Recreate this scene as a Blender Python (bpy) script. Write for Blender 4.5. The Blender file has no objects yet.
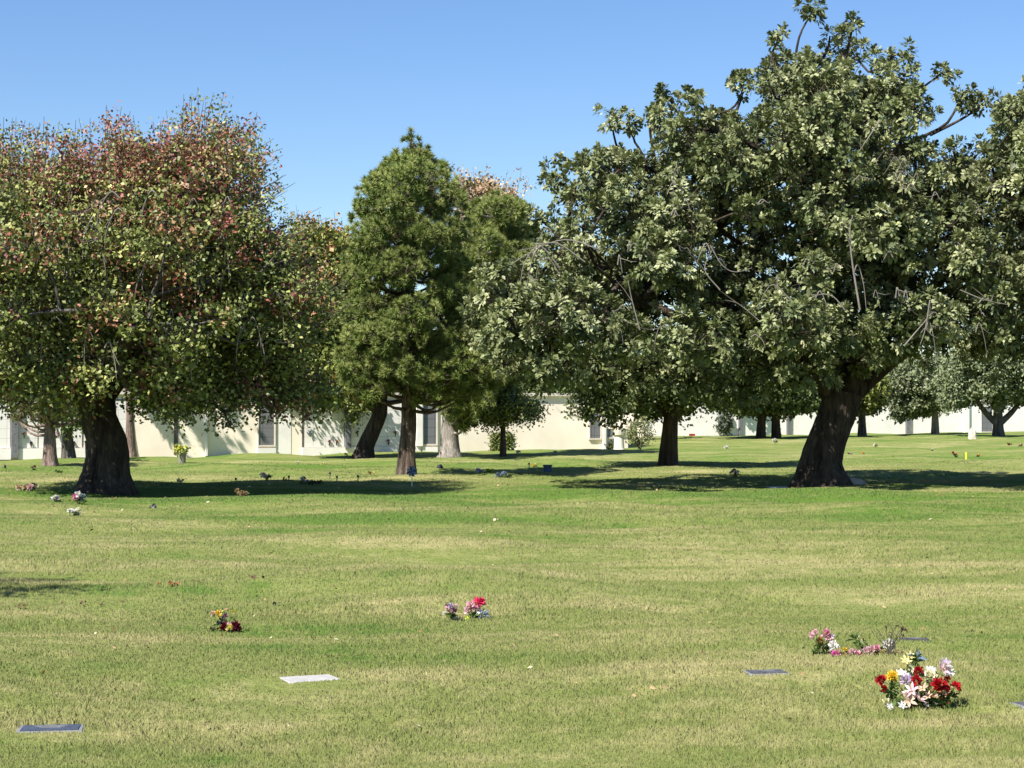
import bpy, math, numpy as np
from math import radians, sin, cos, pi
rng = np.random.default_rng(7)
scene = bpy.context.scene
COL = scene.collection

# ------------------------------------------------------------------ camera model (used to survey positions)
F, CX, CY, HZ, CAMH = 1850.0, 512.0, 384.0, 415.0, 2.0
TH = math.atan((HZ-CY)/F)
SUN_EL, SUN_AZ = radians(49), (-0.68, -0.733)      # direction towards the sun on the ground plane

def P(px, py, d):
    """world point seen at px,py, at depth d metres"""
    u = (CY-py)/F; y = cos(TH)-u*sin(TH); z = sin(TH)+u*cos(TH); x = (px-CX)/F
    return np.array([x/y*d, d, CAMH+z/y*d])

# ground relief
_r = np.random.default_rng(3)
WV = []
for i in range(26):
    lam = _r.uniform(1.6, 9.0); a = _r.uniform(0, 2*pi)
    WV.append((2*pi/lam*cos(a), 2*pi/lam*sin(a), _r.uniform(0, 2*pi), 0.0036*lam**0.85))
DIPS = []; FLAT = []
def gdepth(py): return CAMH/((py-HZ)/F)
for (px, py, sx, sy, a) in [(765,591,.34,.24,.12),(640,697,.26,.15,.10),(300,668,.5,.2,.03),(540,603,.45,.28,.09),(890,702,.1,.1,0),
                            (320,606,.4,.25,.09),(120,606,.4,.4,.05),(25,735,.4,.15,.02),(980,712,.26,.12,.08),(915,716,.3,.1,.04),
                            (700,578,.8,.4,.04),(1000,650,.4,.22,.09),(820,764,.28,.14,.08),(430,640,.5,.22,.08),(250,572,.6,.4,.05)]:
    d = gdepth(py); DIPS.append(((px-CX)/F*d, d, sx, sy, a))
for i in range(110):
    d = 11*math.exp(_r.uniform(0, 1.6)); k = (d/14)**.7; DIPS.append((_r.uniform(-.33,.33)*d, d, _r.uniform(.2,1.0)*k, _r.uniform(.12,.32)*k, _r.uniform(.02,.075)*k))
def gz(x, y):
    x = np.asarray(x, float); y = np.asarray(y, float); z = np.zeros(np.broadcast(x, y).shape)
    for kx, ky, ph, a in WV: z = z + a*np.sin(kx*x+ky*y+ph)
    z = z*np.clip((260-y)/120, 0, 1)
    q = np.clip((y-55)/35, 0, 1); z = z + q*q*(3-2*q)*(.14+.0105*np.clip(x, -60, 90))     # ground climbs gently to the right
    for cx, cy, sx, sy, a in DIPS: z = z - a*np.exp(-((x-cx)/sx)**2-((y-cy)/sy)**2)
    for cx, cy, cz, rd in FLAT:
        w = np.clip(1.6-np.hypot(x-cx, y-cy)/rd, 0, 1); w = w*w*(3-2*w); z = z*(1-w)+cz*w
    return z
def G(px, py):
    d = gdepth(py)
    for _ in range(10):
        x = (px-CX)/F*d; d = (CAMH-float(gz(x, d)))/((py-HZ)/F)
    x = (px-CX)/F*d
    return np.array([x, d, float(gz(x, d))])

def gd(px, py): return float(G(px, py)[1])

# ------------------------------------------------------------------ materials
def newmat(name):
    m = bpy.data.materials.new(name); m.use_nodes = True
    nt = m.node_tree; nt.nodes.clear(); return m, nt, nt.nodes, nt.links
def N(nt, t, **k):
    n = nt.nodes.new(t)
    for a, b in k.items():
        if a.startswith('i_'): n.inputs[a[2:].replace('_', ' ')].default_value = b
        else: setattr(n, a, b)
    return n
def noise(nt, vec, scale, detail=3, rough=.55):
    n = N(nt, 'ShaderNodeTexNoise'); n.inputs['Scale'].default_value = scale; n.inputs['Detail'].default_value = detail
    n.inputs['Roughness'].default_value = rough
    if vec is not None: nt.links.new(vec, n.inputs['Vector'])
    return n.outputs['Fac']
def ramp(nt, fac, stops):
    r = N(nt, 'ShaderNodeValToRGB'); e = r.color_ramp.elements
    while len(e) > 1: e.remove(e[-1])
    e[0].position = stops[0][0]; e[0].color = (*stops[0][1], 1)
    for p, c in stops[1:]:
        q = e.new(p); q.color = (*c, 1)
    nt.links.new(fac, r.inputs['Fac']); return r.outputs['Color']
def mixc(nt, fac, a, b, blend='MIX'):
    m = N(nt, 'ShaderNodeMix', data_type='RGBA', blend_type=blend)
    for sock, v in ((m.inputs[0], fac), (m.inputs[6], a), (m.inputs[7], b)):
        if isinstance(v, (int, float)): sock.default_value = v
        elif isinstance(v, tuple): sock.default_value = (*v, 1)
        else: nt.links.new(v, sock)
    return m.outputs[2]
def coords(nt, scale=(1,1,1), src='Object'):
    if src == 'World': o = N(nt, 'ShaderNodeNewGeometry').outputs['Position']
    else: o = N(nt, 'ShaderNodeTexCoord').outputs[src]
    mp = N(nt, 'ShaderNodeMapping'); mp.inputs['Scale'].default_value = scale
    nt.links.new(o, mp.inputs['Vector']); return mp.outputs['Vector']

def simple(name, c, rough=.7, var=.25, scale=6, bump=0.0, spec=.3, metal=0):
    m, nt, ns, ln = newmat(name)
    v = coords(nt); f = noise(nt, v, scale, 5)
    a = tuple(x*(1-var) for x in c); b = tuple(min(1, x*(1+var)) for x in c)
    col = ramp(nt, f, [(.3, a), (.7, b)])
    p = N(nt, 'ShaderNodeBsdfPrincipled', i_Roughness=rough, i_Metallic=metal); p.inputs['Specular IOR Level'].default_value = spec
    ln.new(col, p.inputs['Base Color'])
    if bump:
        bp = N(nt, 'ShaderNodeBump', i_Strength=bump); ln.new(f, bp.inputs['Height']); ln.new(bp.outputs['Normal'], p.inputs['Normal'])
    o = N(nt, 'ShaderNodeOutputMaterial'); ln.new(p.outputs[0], o.inputs[0]); return m

def leafmat(name, rough=.5, transl=.25, spec=.35):
    m, nt, ns, ln = newmat(name)
    at = N(nt, 'ShaderNodeAttribute', attribute_name='tint')
    p = N(nt, 'ShaderNodeBsdfPrincipled', i_Roughness=rough); p.inputs['Specular IOR Level'].default_value = spec
    t = N(nt, 'ShaderNodeBsdfTranslucent'); mx = N(nt, 'ShaderNodeMixShader'); mx.inputs[0].default_value = transl
    tc = mixc(nt, .5, at.outputs['Color'], (1.0, 1.0, .35), 'MULTIPLY')
    ln.new(at.outputs['Color'], p.inputs['Base Color']); ln.new(tc, t.inputs['Color'])
    ln.new(p.outputs[0], mx.inputs[1]); ln.new(t.outputs[0], mx.inputs[2])
    o = N(nt, 'ShaderNodeOutputMaterial'); ln.new(mx.outputs[0], o.inputs[0]); return m

def barkmat(name, dark, light, scale=1.0, bump=.6, vert=.13):
    m, nt, ns, ln = newmat(name)
    v = coords(nt, (scale*7, scale*7, scale*7*vert)); f = noise(nt, v, 1.0, 8, .65)
    v2 = coords(nt, (scale, scale, scale)); f2 = noise(nt, v2, 2.5, 4)
    nz = N(nt, 'ShaderNodeTexNoise', i_Scale=.9, i_Detail=4); ln.new(v, nz.inputs['Vector']); va = N(nt, 'ShaderNodeVectorMath', operation='MULTIPLY_ADD'); ln.new(nz.outputs['Color'], va.inputs[0]); va.inputs[1].default_value = (2.4,2.4,2.4); ln.new(v, va.inputs[2])
    vo = N(nt, 'ShaderNodeTexVoronoi', feature='DISTANCE_TO_EDGE', i_Scale=1.5); ln.new(va.outputs[0], vo.inputs['Vector'])
    col = ramp(nt, f, [(.35, dark), (.65, light)])
    col = mixc(nt, ramp(nt, f2, [(.5, (0,0,0)), (.7, (.5,.5,.5))]), col, tuple(x*1.5 for x in light))
    ed = ramp(nt, vo.outputs[0], [(0, (.3,.3,.3)), (.2, (1,1,1))])
    col = mixc(nt, .6, col, ed, 'MULTIPLY')
    p = N(nt, 'ShaderNodeBsdfPrincipled', i_Roughness=.9); p.inputs['Specular IOR Level'].default_value = .15
    ad = N(nt, 'ShaderNodeMath', operation='MULTIPLY_ADD'); ln.new(vo.outputs[0], ad.inputs[0]); ad.inputs[1].default_value = 1.2; ln.new(f, ad.inputs[2])
    bp = N(nt, 'ShaderNodeBump', i_Strength=bump, i_Distance=.06); ln.new(ad.outputs[0], bp.inputs['Height'])
    ln.new(bp.outputs[0], p.inputs['Normal']); ln.new(col, p.inputs['Base Color'])
    o = N(nt, 'ShaderNodeOutputMaterial'); ln.new(p.outputs[0], o.inputs[0]); return m

def grass_colour(nt):
    ln = nt.links
    w = coords(nt, (1,1,0), 'World'); s = coords(nt, (.34,1,0), 'World')
    big = noise(nt, s, .12, 4, .6); mid = noise(nt, s, .55, 5, .65); sm = noise(nt, w, 2.6, 5, .65); fine = noise(nt, w, 14, 4, .7)
    g = ramp(nt, fine, [(.3, (.130,.158,.036)), (.5, (.178,.206,.056)), (.72, (.228,.25,.086))])
    dry = ramp(nt, fine, [(.3, (.26,.245,.095)), (.55, (.335,.305,.135)), (.75, (.42,.375,.19))])
    lush = ramp(nt, fine, [(.3, (.065,.125,.018)), (.7, (.13,.205,.035))])
    def madd(a, k, c):
        q = N(nt, 'ShaderNodeMath', operation='MULTIPLY_ADD'); ln.new(a, q.inputs[0]); q.inputs[1].default_value = k
        if isinstance(c, float): q.inputs[2].default_value = c
        else: ln.new(c, q.inputs[2])
        return q.outputs[0]
    tot = madd(sm, 1.2, madd(mid, 2.2, madd(big, 1.6, -2.5)))      # centred on 0
    # worn straw-coloured belt of lawn across the middle distance, lush belt under the trees
    geo = N(nt, 'ShaderNodeNewGeometry'); sp = N(nt, 'ShaderNodeSeparateXYZ'); ln.new(geo.outputs['Position'], sp.inputs[0])
    wob = N(nt, 'ShaderNodeMath', operation='MULTIPLY_ADD'); ln.new(big, wob.inputs[0]); wob.inputs[1].default_value = 10; ln.new(sp.outputs['Y'], wob.inputs[2])
    rr = N(nt, 'ShaderNodeMapRange'); ln.new(wob.outputs[0], rr.inputs[0]); rr.inputs[1].default_value = 10; rr.inputs[2].default_value = 70
    belt = ramp(nt, rr.outputs[0], [(0,(.56,)*3), (.13,(.54,)*3), (.22,(.68,)*3), (.33,(.72,)*3), (.42,(.60,)*3), (.54,(.46,)*3), (.66,(.34,)*3), (.74,(.40,)*3), (.86,(.56,)*3), (1,(.52,)*3)])
    f = N(nt, 'ShaderNodeMath', operation='ADD'); ln.new(tot, f.inputs[0]); ln.new(belt, f.inputs[1])
    mr = N(nt, 'ShaderNodeMapRange'); ln.new(f.outputs[0], mr.inputs[0]); mr.inputs[1].default_value = .60; mr.inputs[2].default_value = 1.08
    ml = N(nt, 'ShaderNodeMapRange'); ln.new(f.outputs[0], ml.inputs[0]); ml.inputs[1].default_value = .50; ml.inputs[2].default_value = .20
    c = mixc(nt, mr.outputs[0], g, dry); return mixc(nt, ml.outputs[0], c, lush), fine, sm

def groundmat():
    m, nt, ns, ln = newmat('lawn')
    c, fine, sm = grass_colour(nt)
    p = N(nt, 'ShaderNodeBsdfPrincipled', i_Roughness=.9); p.inputs['Specular IOR Level'].default_value = .1
    w = coords(nt, (1,1,0), 'World'); tb = noise(nt, w, 5, 6, .75)
    bp = N(nt, 'ShaderNodeBump', i_Strength=.8, i_Distance=.10); ln.new(tb, bp.inputs['Height']); ln.new(bp.outputs[0], p.inputs['Normal'])
    ln.new(c, p.inputs['Base Color'])
    o = N(nt, 'ShaderNodeOutputMaterial'); ln.new(p.outputs[0], o.inputs[0]); return m
def blademat():
    m, nt, ns, ln = newmat('grass_blade')
    c, fine, sm = grass_colour(nt)
    at = N(nt, 'ShaderNodeAttribute', attribute_name='tint')
    c = mixc(nt, 1.0, c, at.outputs['Color'], 'MULTIPLY')
    p = N(nt, 'ShaderNodeBsdfPrincipled', i_Roughness=.6); p.inputs['Specular IOR Level'].default_value = .25
    t = N(nt, 'ShaderNodeBsdfTranslucent'); mx = N(nt, 'ShaderNodeMixShader'); mx.inputs[0].default_value = .25
    gn = N(nt, 'ShaderNodeNewGeometry'); vm = N(nt, 'ShaderNodeVectorMath', operation='MULTIPLY_ADD'); ln.new(gn.outputs['Normal'], vm.inputs[0]); vm.inputs[1].default_value = (.5,.5,.5); vm.inputs[2].default_value = (0,0,.75)
    vn = N(nt, 'ShaderNodeVectorMath', operation='NORMALIZE'); ln.new(vm.outputs[0], vn.inputs[0]); ln.new(vn.outputs[0], p.inputs['Normal'])
    ln.new(c, p.inputs['Base Color']); ln.new(c, t.inputs['Color']); ln.new(p.outputs[0], mx.inputs[1]); ln.new(t.outputs[0], mx.inputs[2])
    o = N(nt, 'ShaderNodeOutputMaterial'); ln.new(mx.outputs[0], o.inputs[0]); return m

M = dict(
    ground=groundmat(), blade=blademat(), leaf=leafmat('leaf', .5, .08, .3), needle=leafmat('needle', .6, .08, .2),
    petal=leafmat('petal', .55, .3, .3),
    bark_dark=barkmat('bark_dark', (.016,.012,.009), (.085,.065,.050), .6),
    bark_grey=barkmat('bark_grey', (.05,.045,.04), (.17,.15,.13), .8),
    bark_pale=barkmat('bark_pale', (.15,.13,.115), (.36,.32,.28), 1.2, .3),
    bark_pink=barkmat('bark_pink', (.10,.07,.055), (.33,.24,.20), 1.0, .5),
    bark_brown=barkmat('bark_brown', (.035,.025,.02), (.20,.15,.12), .8, .8),
    twig=simple('twig', (.17,.15,.13), .8, .3, 3), twig_dark=simple('twig_dark', (.07,.055,.045), .85, .3, 3),
    stucco=simple('cream_stucco', (.88,.77,.63), .85, .10, .5, .1), white=simple('white_marble', (.82,.78,.72), .5, .08, 1.5),
    grey=simple('grey_granite', (.16,.16,.17), .4, .3, 8), greyline=simple('bronze_trim', (.10,.09,.09), .5, .2, 4),
    coping=simple('concrete_coping', (.70,.62,.52), .8, .1, 3),
    concrete=simple('marker_concrete', (.35,.335,.32), .75, .18, 14, .3), granite=simple('dark_marker_granite', (.05,.06,.09), .4, .35, 40, 0, .5),
    slate=simple('worn_slate', (.06,.06,.062), .95, .3, 20, .2, .1),
    bronze=simple('marker_bronze', (.07,.07,.078), .6, .35, 25, .2, .5), edge=simple('marker_edge', (.17,.175,.185), .7, .25, 20, .2),
    stone=simple('tan_stone', (.60,.52,.40), .85, .25, 5, .4), rock=simple('pale_rock', (.27,.235,.19), .9, .4, 3, .6),
    plastic_dark=simple('dark_plastic', (.02,.022,.025), .4, .2, 5), metal=simple('vase_metal', (.05,.05,.055), .4, .2, 5, 0, .5),
    blue=simple('blue_plastic', (.03,.08,.16), .4, .3, 5), red=simple('red_plastic', (.28,.03,.025), .5, .2, 5),
    steel=simple('steel_blue_paint', (.05,.08,.10), .5, .2, 5), yellow=simple('yellow_foil', (.75,.85,.08), .5, .15, 9), clay=simple('planter_concrete', (.20,.20,.15), .85, .2, 6, .3),
)

# ------------------------------------------------------------------ mesh building
def unit(v):
    v = np.asarray(v, float); return v/np.maximum(np.linalg.norm(v, axis=-1, keepdims=True), 1e-9)
class Geo:
    def __init__(s): s.V, s.F, s.T, s.n = [], [], [], 0
    def add(s, V, Fc, tint=None):
        V = np.asarray(V, float).reshape(-1, 3); Fc = np.asarray(Fc, int)
        s.V.append(V); s.F.append(Fc+s.n); s.n += len(V)
        if tint is None: tint = np.ones((len(Fc), 3))*.5
        tint = np.asarray(tint, float)
        if tint.ndim == 1: tint = np.repeat(tint[None], len(Fc), 0)
        s.T.append(tint)
    def build(s, name, mat, parent=None, smooth=False, loc=None):
        me = bpy.data.meshes.new(name); V = np.concatenate(s.V)
        off = np.zeros(3)
        if parent is not None:
            q = parent
            while q is not None: off = off+np.array(q.location); q = q.parent
        elif loc is not None: off = np.asarray(loc, float)
        V = V-off
        me.vertices.add(len(V)); me.vertices.foreach_set('co', V.astype(np.float32).ravel())
        idx = np.concatenate([f.ravel() for f in s.F]); cnt = np.concatenate([np.full(len(f), f.shape[1]) for f in s.F])
        me.loops.add(len(idx)); me.loops.foreach_set('vertex_index', idx.astype(np.int32))
        st = np.concatenate([[0], np.cumsum(cnt)[:-1]])
        me.polygons.add(len(cnt)); me.polygons.foreach_set('loop_start', st.astype(np.int32))
        T = np.concatenate(s.T); a = me.attributes.new('tint', 'FLOAT_COLOR', 'FACE')
        a.data.foreach_set('color', np.concatenate([T, np.ones((len(T), 1))], 1).astype(np.float32).ravel())
        me.update(calc_edges=True)
        me.polygons.foreach_set('use_smooth', np.full(len(cnt), bool(smooth)))
        me.materials.append(mat if not isinstance(mat, str) else M[mat]); me.validate()
        o = bpy.data.objects.new(name, me); COL.objects.link(o)
        if parent is not None: o.parent = parent
        elif loc is not None: o.location = tuple(loc)
        return o
def tag(o, label=None, cat=None, group=None, kind=None):
    for k, v in (('label', label), ('category', cat), ('group', group), ('kind', kind)):
        if v: o[k] = v
    return o
def thing(name, label, cat, loc, group=None):
    o = bpy.data.objects.new(name, None); COL.objects.link(o); o.location = tuple(loc); o.empty_display_size = .3
    return tag(o, label, cat, group)

def tube(g, pts, rad, sides=8, wob=0.0, seed=0, lobes=None, cap=True, tint=None):
    pts = np.asarray(pts, float); k = len(pts); rad = np.asarray(rad, float)
    tan = unit(np.gradient(pts, axis=0)); ref = np.array([0.13, 1, .07]) if abs(tan[0][2]) > .5 else np.array([0, 0, 1.])
    r = np.random.default_rng(seed); ph = r.uniform(0, 6.28, 5)
    V = []
    for i in range(k):
        a = unit(np.cross(tan[i], ref)); b = np.cross(tan[i], a); an = np.arange(sides)/sides*2*pi
        m = np.ones(sides)
        if wob: m += wob*(np.sin(3*an+ph[0]+i*.23)*.5+np.sin(5*an+ph[1]-i*.17)*.35+np.sin(9*an+ph[2]+i*.1)*.25+r.uniform(-.25, .25, sides))
        if lobes is not None: m += lobes[i]*(.35+.65*np.maximum(0, np.sin(5*an+ph[3]+.6*np.sin(2*an+ph[4]))))
        V.append(pts[i]+(np.cos(an)[:, None]*a+np.sin(an)[:, None]*b)*(rad[i]*m)[:, None])
    V = np.concatenate(V); Fq = []
    i = np.arange(k-1)[:, None]*sides; j = np.arange(sides)[None]; j2 = (j+1) % sides
    Fq = np.stack([i+j, i+j2, i+sides+j2, i+sides+j], -1).reshape(-1, 4)
    g.add(V, Fq, tint)
    if cap: g.add(V[-sides:], np.arange(sides)[None], tint)
def spline(pts, n):
    pts = np.asarray(pts, float); t = np.linspace(0, len(pts)-1, n); out = []
    p = np.vstack([2*pts[0]-pts[1], pts, 2*pts[-1]-pts[-2]])
    for u in t:
        i = min(int(u), len(pts)-2); f = u-i; a, b, c, d = p[i:i+4]
        out.append(.5*((2*b)+(-a+c)*f+(2*a-5*b+4*c-d)*f*f+(-a+3*b-3*c+d)*f**3))
    return np.array(out)
def twigs(g, A, B, r0, r1, sag=None, r=rng):
    """many thin 3-sided bent twigs from points A to points B"""
    n = len(A)
    if n == 0: return
    mid = (A+B)/2+r.normal(0, .12, (n, 3))*np.linalg.norm(B-A, axis=1)[:, None]
    if sag is not None: mid = mid+np.asarray(sag)
    t = unit(B-A); a = unit(np.cross(t, [.31, .5, .8])); b = np.cross(t, a); rings = []
    for Q, rr in ((A, r0), (mid, (r0+r1)/2), (B, r1)):
        for k in range(3):
            an = 2*pi*k/3; rings.append(Q+(a*cos(an)+b*sin(an))*rr)
    V = np.stack(rings, 1); base = np.arange(n)[:, None]*9
    fs = []
    for s in (0, 3):
        for k in range(3): fs.append(np.stack([base[:, 0]+s+k, base[:, 0]+s+(k+1) % 3, base[:, 0]+s+3+(k+1) % 3, base[:, 0]+s+3+k], 1))
    g.add(V.reshape(-1, 3), np.concatenate(fs))
def inner(C, R, k, r, rmin=.7):
    k_ = R > rmin; C, R = C[k_], R[k_]
    n = np.maximum(2, (k*R**2).astype(int)); c = np.repeat(C, n, 0); q = np.repeat(R, n)[:, None]
    return c+unit(r.normal(size=(len(c), 3)))*q*r.uniform(.0, .5, (len(c), 1))
def sph(n, r=rng):
    return unit(r.normal(size=(n, 3)))
def leaf_quads(g, base, d, nrm, L, W, col, droop=.15):
    """diamond leaves from base along d, flat normal nrm"""
    n = len(base); w = unit(np.cross(d, nrm)); L = np.broadcast_to(L, (n,))[:, None]; W = np.broadcast_to(W, (n,))[:, None]
    mid = base+d*L*.5; tip = base+d*L; tip[:, 2] -= (L*droop)[:, 0]
    V = np.stack([base, mid-w*W*.5, tip, mid+w*W*.5], 1).reshape(-1, 3)
    g.add(V, np.arange(4*n).reshape(n, 4), col)
def rosettes(g, C, A, m, L, W, cols, r=rng, spread=(.25, 1.5), off=.03):
    """whorls of leaves: centres C, axes A"""
    n = len(C); Cc = np.repeat(C, m, 0); Ac = np.repeat(A, m, 0)
    s = sph(n*m, r); side = unit(s-(s*Ac).sum(1, keepdims=True)*Ac); th = r.uniform(*spread, n*m)[:, None]
    d = unit(Ac*np.cos(th)+side*np.sin(th)); nrm = unit(Ac*np.sin(th)-side*np.cos(th)+.35*sph(n*m, r))
    Ls = L*r.uniform(.65, 1.15, n*m); col = np.repeat(cols, m, 0)*r.uniform(.72, 1.3, (n*m, 1))
    leaf_quads(g, Cc+d*off*r.uniform(.3, 1.4, (n*m, 1)), d, nrm, Ls, W*r.uniform(.8, 1.2, n*m), col)
def loose_leaves(g, C, m, R, L, W, cols, r=rng, up=.6, flat=.8):
    n = len(C)*m; Cc = np.repeat(C, m, 0)+r.normal(0, 1, (n, 3))*R*np.array([1, 1, flat])
    nrm = unit(sph(n, r)+np.array([0, 0, up])+np.array([SUN_AZ[0], SUN_AZ[1], 0])*.15); s = sph(n, r); d = unit(np.cross(nrm, s))
    col = np.repeat(cols, m, 0)*r.uniform(.7, 1.32, (n, 1))
    leaf_quads(g, Cc, d, nrm, L*r.uniform(.6, 1.25, n), W*r.uniform(.7, 1.2, n), col, .1)
def needles(g, C, A, m, L, W, cols, r=rng):
    n = len(C)*m; Cc = np.repeat(C, m, 0); Ac = np.repeat(A, m, 0)
    d = unit(sph(n, r)*1.0+Ac*.75); w = unit(np.cross(d, sph(n, r)))*W*.5; Ls = (L*r.uniform(.7, 1.2, n))[:, None]
    V = np.stack([Cc-w, Cc+w, Cc+d*Ls], 1).reshape(-1, 3)
    g.add(V, np.arange(3*n).reshape(n, 3), np.repeat(cols, m, 0)*r.uniform(.7, 1.3, (n, 1)))

# ------------------------------------------------------------------ crowns
def inpoly(pts, poly):
    x, y = pts[:, 0], pts[:, 1]; ins = np.zeros(len(pts), bool); q = np.roll(poly, -1, 0)
    for (x1, y1), (x2, y2) in zip(poly, q):
        c = ((y1 > y) != (y2 > y)) & (x < (x2-x1)*(y-y1)/(y2-y1+1e-12)+x1); ins ^= c
    return ins
def edist(pts, poly):
    q = np.roll(poly, -1, 0); best = np.full(len(pts), 1e9)
    for a, b in zip(poly, q):
        ab = b-a; t = np.clip(((pts-a)@ab)/(ab@ab+1e-9), 0, 1); best = np.minimum(best, np.linalg.norm(pts-(a+t[:, None]*ab), axis=1))
    return best
def ell(cx, cy, rx, ry, n=18, j=.0): return [(cx+rx*cos(2*pi*i/n), cy+ry*sin(2*pi*i/n)) for i in range(n)]
def lobes(poly, D, n, rmin, rmax, thick, r, keep=1.0, umb=.0):
    """clump centres filling an inflated outline; returns centres (world) and radii"""
    poly = np.array(poly, float); lo, hi = poly.min(0), poly.max(0); mpp = D/F
    cand = r.uniform(lo, hi, (n*30, 2)); cand = cand[inpoly(cand, poly)]
    de = edist(cand, poly)*mpp; R = de.max()
    C, Rr, k = [], [], 0
    for p, d in zip(cand, de):
        rad = min(r.uniform(rmin, rmax), d*.95+.25*rmin)
        if d < rad*.75: continue
        h = thick*math.sqrt(max(0, 1-(1-min(d/R, 1))**2))
        v = (hi[1]-p[1])/(hi[1]-lo[1])
        if umb and r.random() > .22: h *= min(1, max(.12, 1-umb+1.7*umb*v))     # umbrella habit: the underside is hollow
        s = r.uniform(-1, 1); s = math.copysign(abs(s)**.55, s)
        c = P(p[0], p[1], D+s*max(0, h-rad*.6))
        if C and min(np.linalg.norm(np.array(C)-c, axis=1)/(np.array(Rr)+rad)) < .42*keep: continue
        C.append(c); Rr.append(rad)
        if len(C) >= n: break
    return np.array(C), np.array(Rr)
def skeleton(g, start, C, r, r0, tipr=.025, sag=.0, sides=6, seed=1):
    """limbs: start = list of (pos, radius) seed nodes; each clump centre joins the nearest limb"""
    pos = [np.array(s) for s in start]; par = [-1]*len(pos); root = np.mean(pos, 0)
    order = np.argsort(np.linalg.norm(C-root, axis=1)); segs = []; load = {i: 0.0 for i in range(len(pos))}; dist = [0.0]*len(pos)
    for i in order:
        c = C[i]; Q = np.array(pos); dd = np.linalg.norm(Q-c, axis=1)+.35*np.array(dist); k = int(np.argmin(dd))
        a = pos[k]; L = np.linalg.norm(c-a); n = max(2, int(L/.9)+1); prev = k
        bend = r.normal(0, .10*L, 3)
        for s in range(1, n+1):
            t = s/n; p = a+(c-a)*t+bend*math.sin(pi*t)+np.array([0, 0, -sag*math.sin(pi*t)*L])
            if s < n: p = p+r.normal(0, .05, 3)
            pos.append(p); par.append(prev); dist.append(dist[prev]+L/n); load[len(pos)-1] = 0.0; prev = len(pos)-1
        q = prev
        while q != -1: load[q] += 1.0; q = par[q]
    mx = max(load.values())
    rad = [max(tipr, r0*math.sqrt(load[i]/mx)) for i in range(len(pos))]
    A, B = [], []
    for i in range(len(pos)):
        if par[i] >= 0:
            tube(g, [pos[par[i]], (pos[par[i]]*.5+pos[i]*.5), pos[i]], [min(rad[par[i]], rad[i]*1.35), rad[i]*1.1, rad[i]], sides if rad[i] > .05 else 4, cap=False)
def shell(C, R, dens, r, inner=.72, up=.3, cut=-.35):
    pts, ax, own = [], [], []
    ctr = C.mean(0)
    for c, rad in zip(C, R):
        n = max(3, int(dens*rad*rad)); d = unit(sph(n, r)+np.array([0, 0, up])); d = d[(d[:, 2] > cut) | (r.random(n) < .12)]; n = len(d); pts.append(c+d*rad*r.uniform(inner, 1.08, (n, 1))); ax.append(d); own.append(np.repeat(c[None], n, 0))
    return np.concatenate(pts), np.concatenate(ax), np.concatenate(own)
def pal(n, cols, w, r):
    cols = np.array(cols); return cols[r.choice(len(cols), n, p=np.array(w)/sum(w))]
def vnoise(p, sc, seed):
    r = np.random.default_rng(seed); v = np.zeros(len(p))
    for i in range(6):
        k = r.normal(size=3)*sc; v += np.sin(p@k+r.uniform(0, 6.28))
    return v/2.4

OLIVE = [(.122,.145,.055), (.185,.206,.088), (.28,.295,.148), (.074,.094,.036)]
def big_trunk(g, path, rads, lob, seed, sides=28, wob=.06, n=26):
    p = spline(path, n); r = np.interp(np.linspace(0, 1, n), np.linspace(0, 1, len(rads)), rads)
    l = np.interp(np.linspace(0, 1, n), np.linspace(0, 1, len(lob)), lob); tube(g, p, r, sides, wob, seed, l)
    return p

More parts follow.
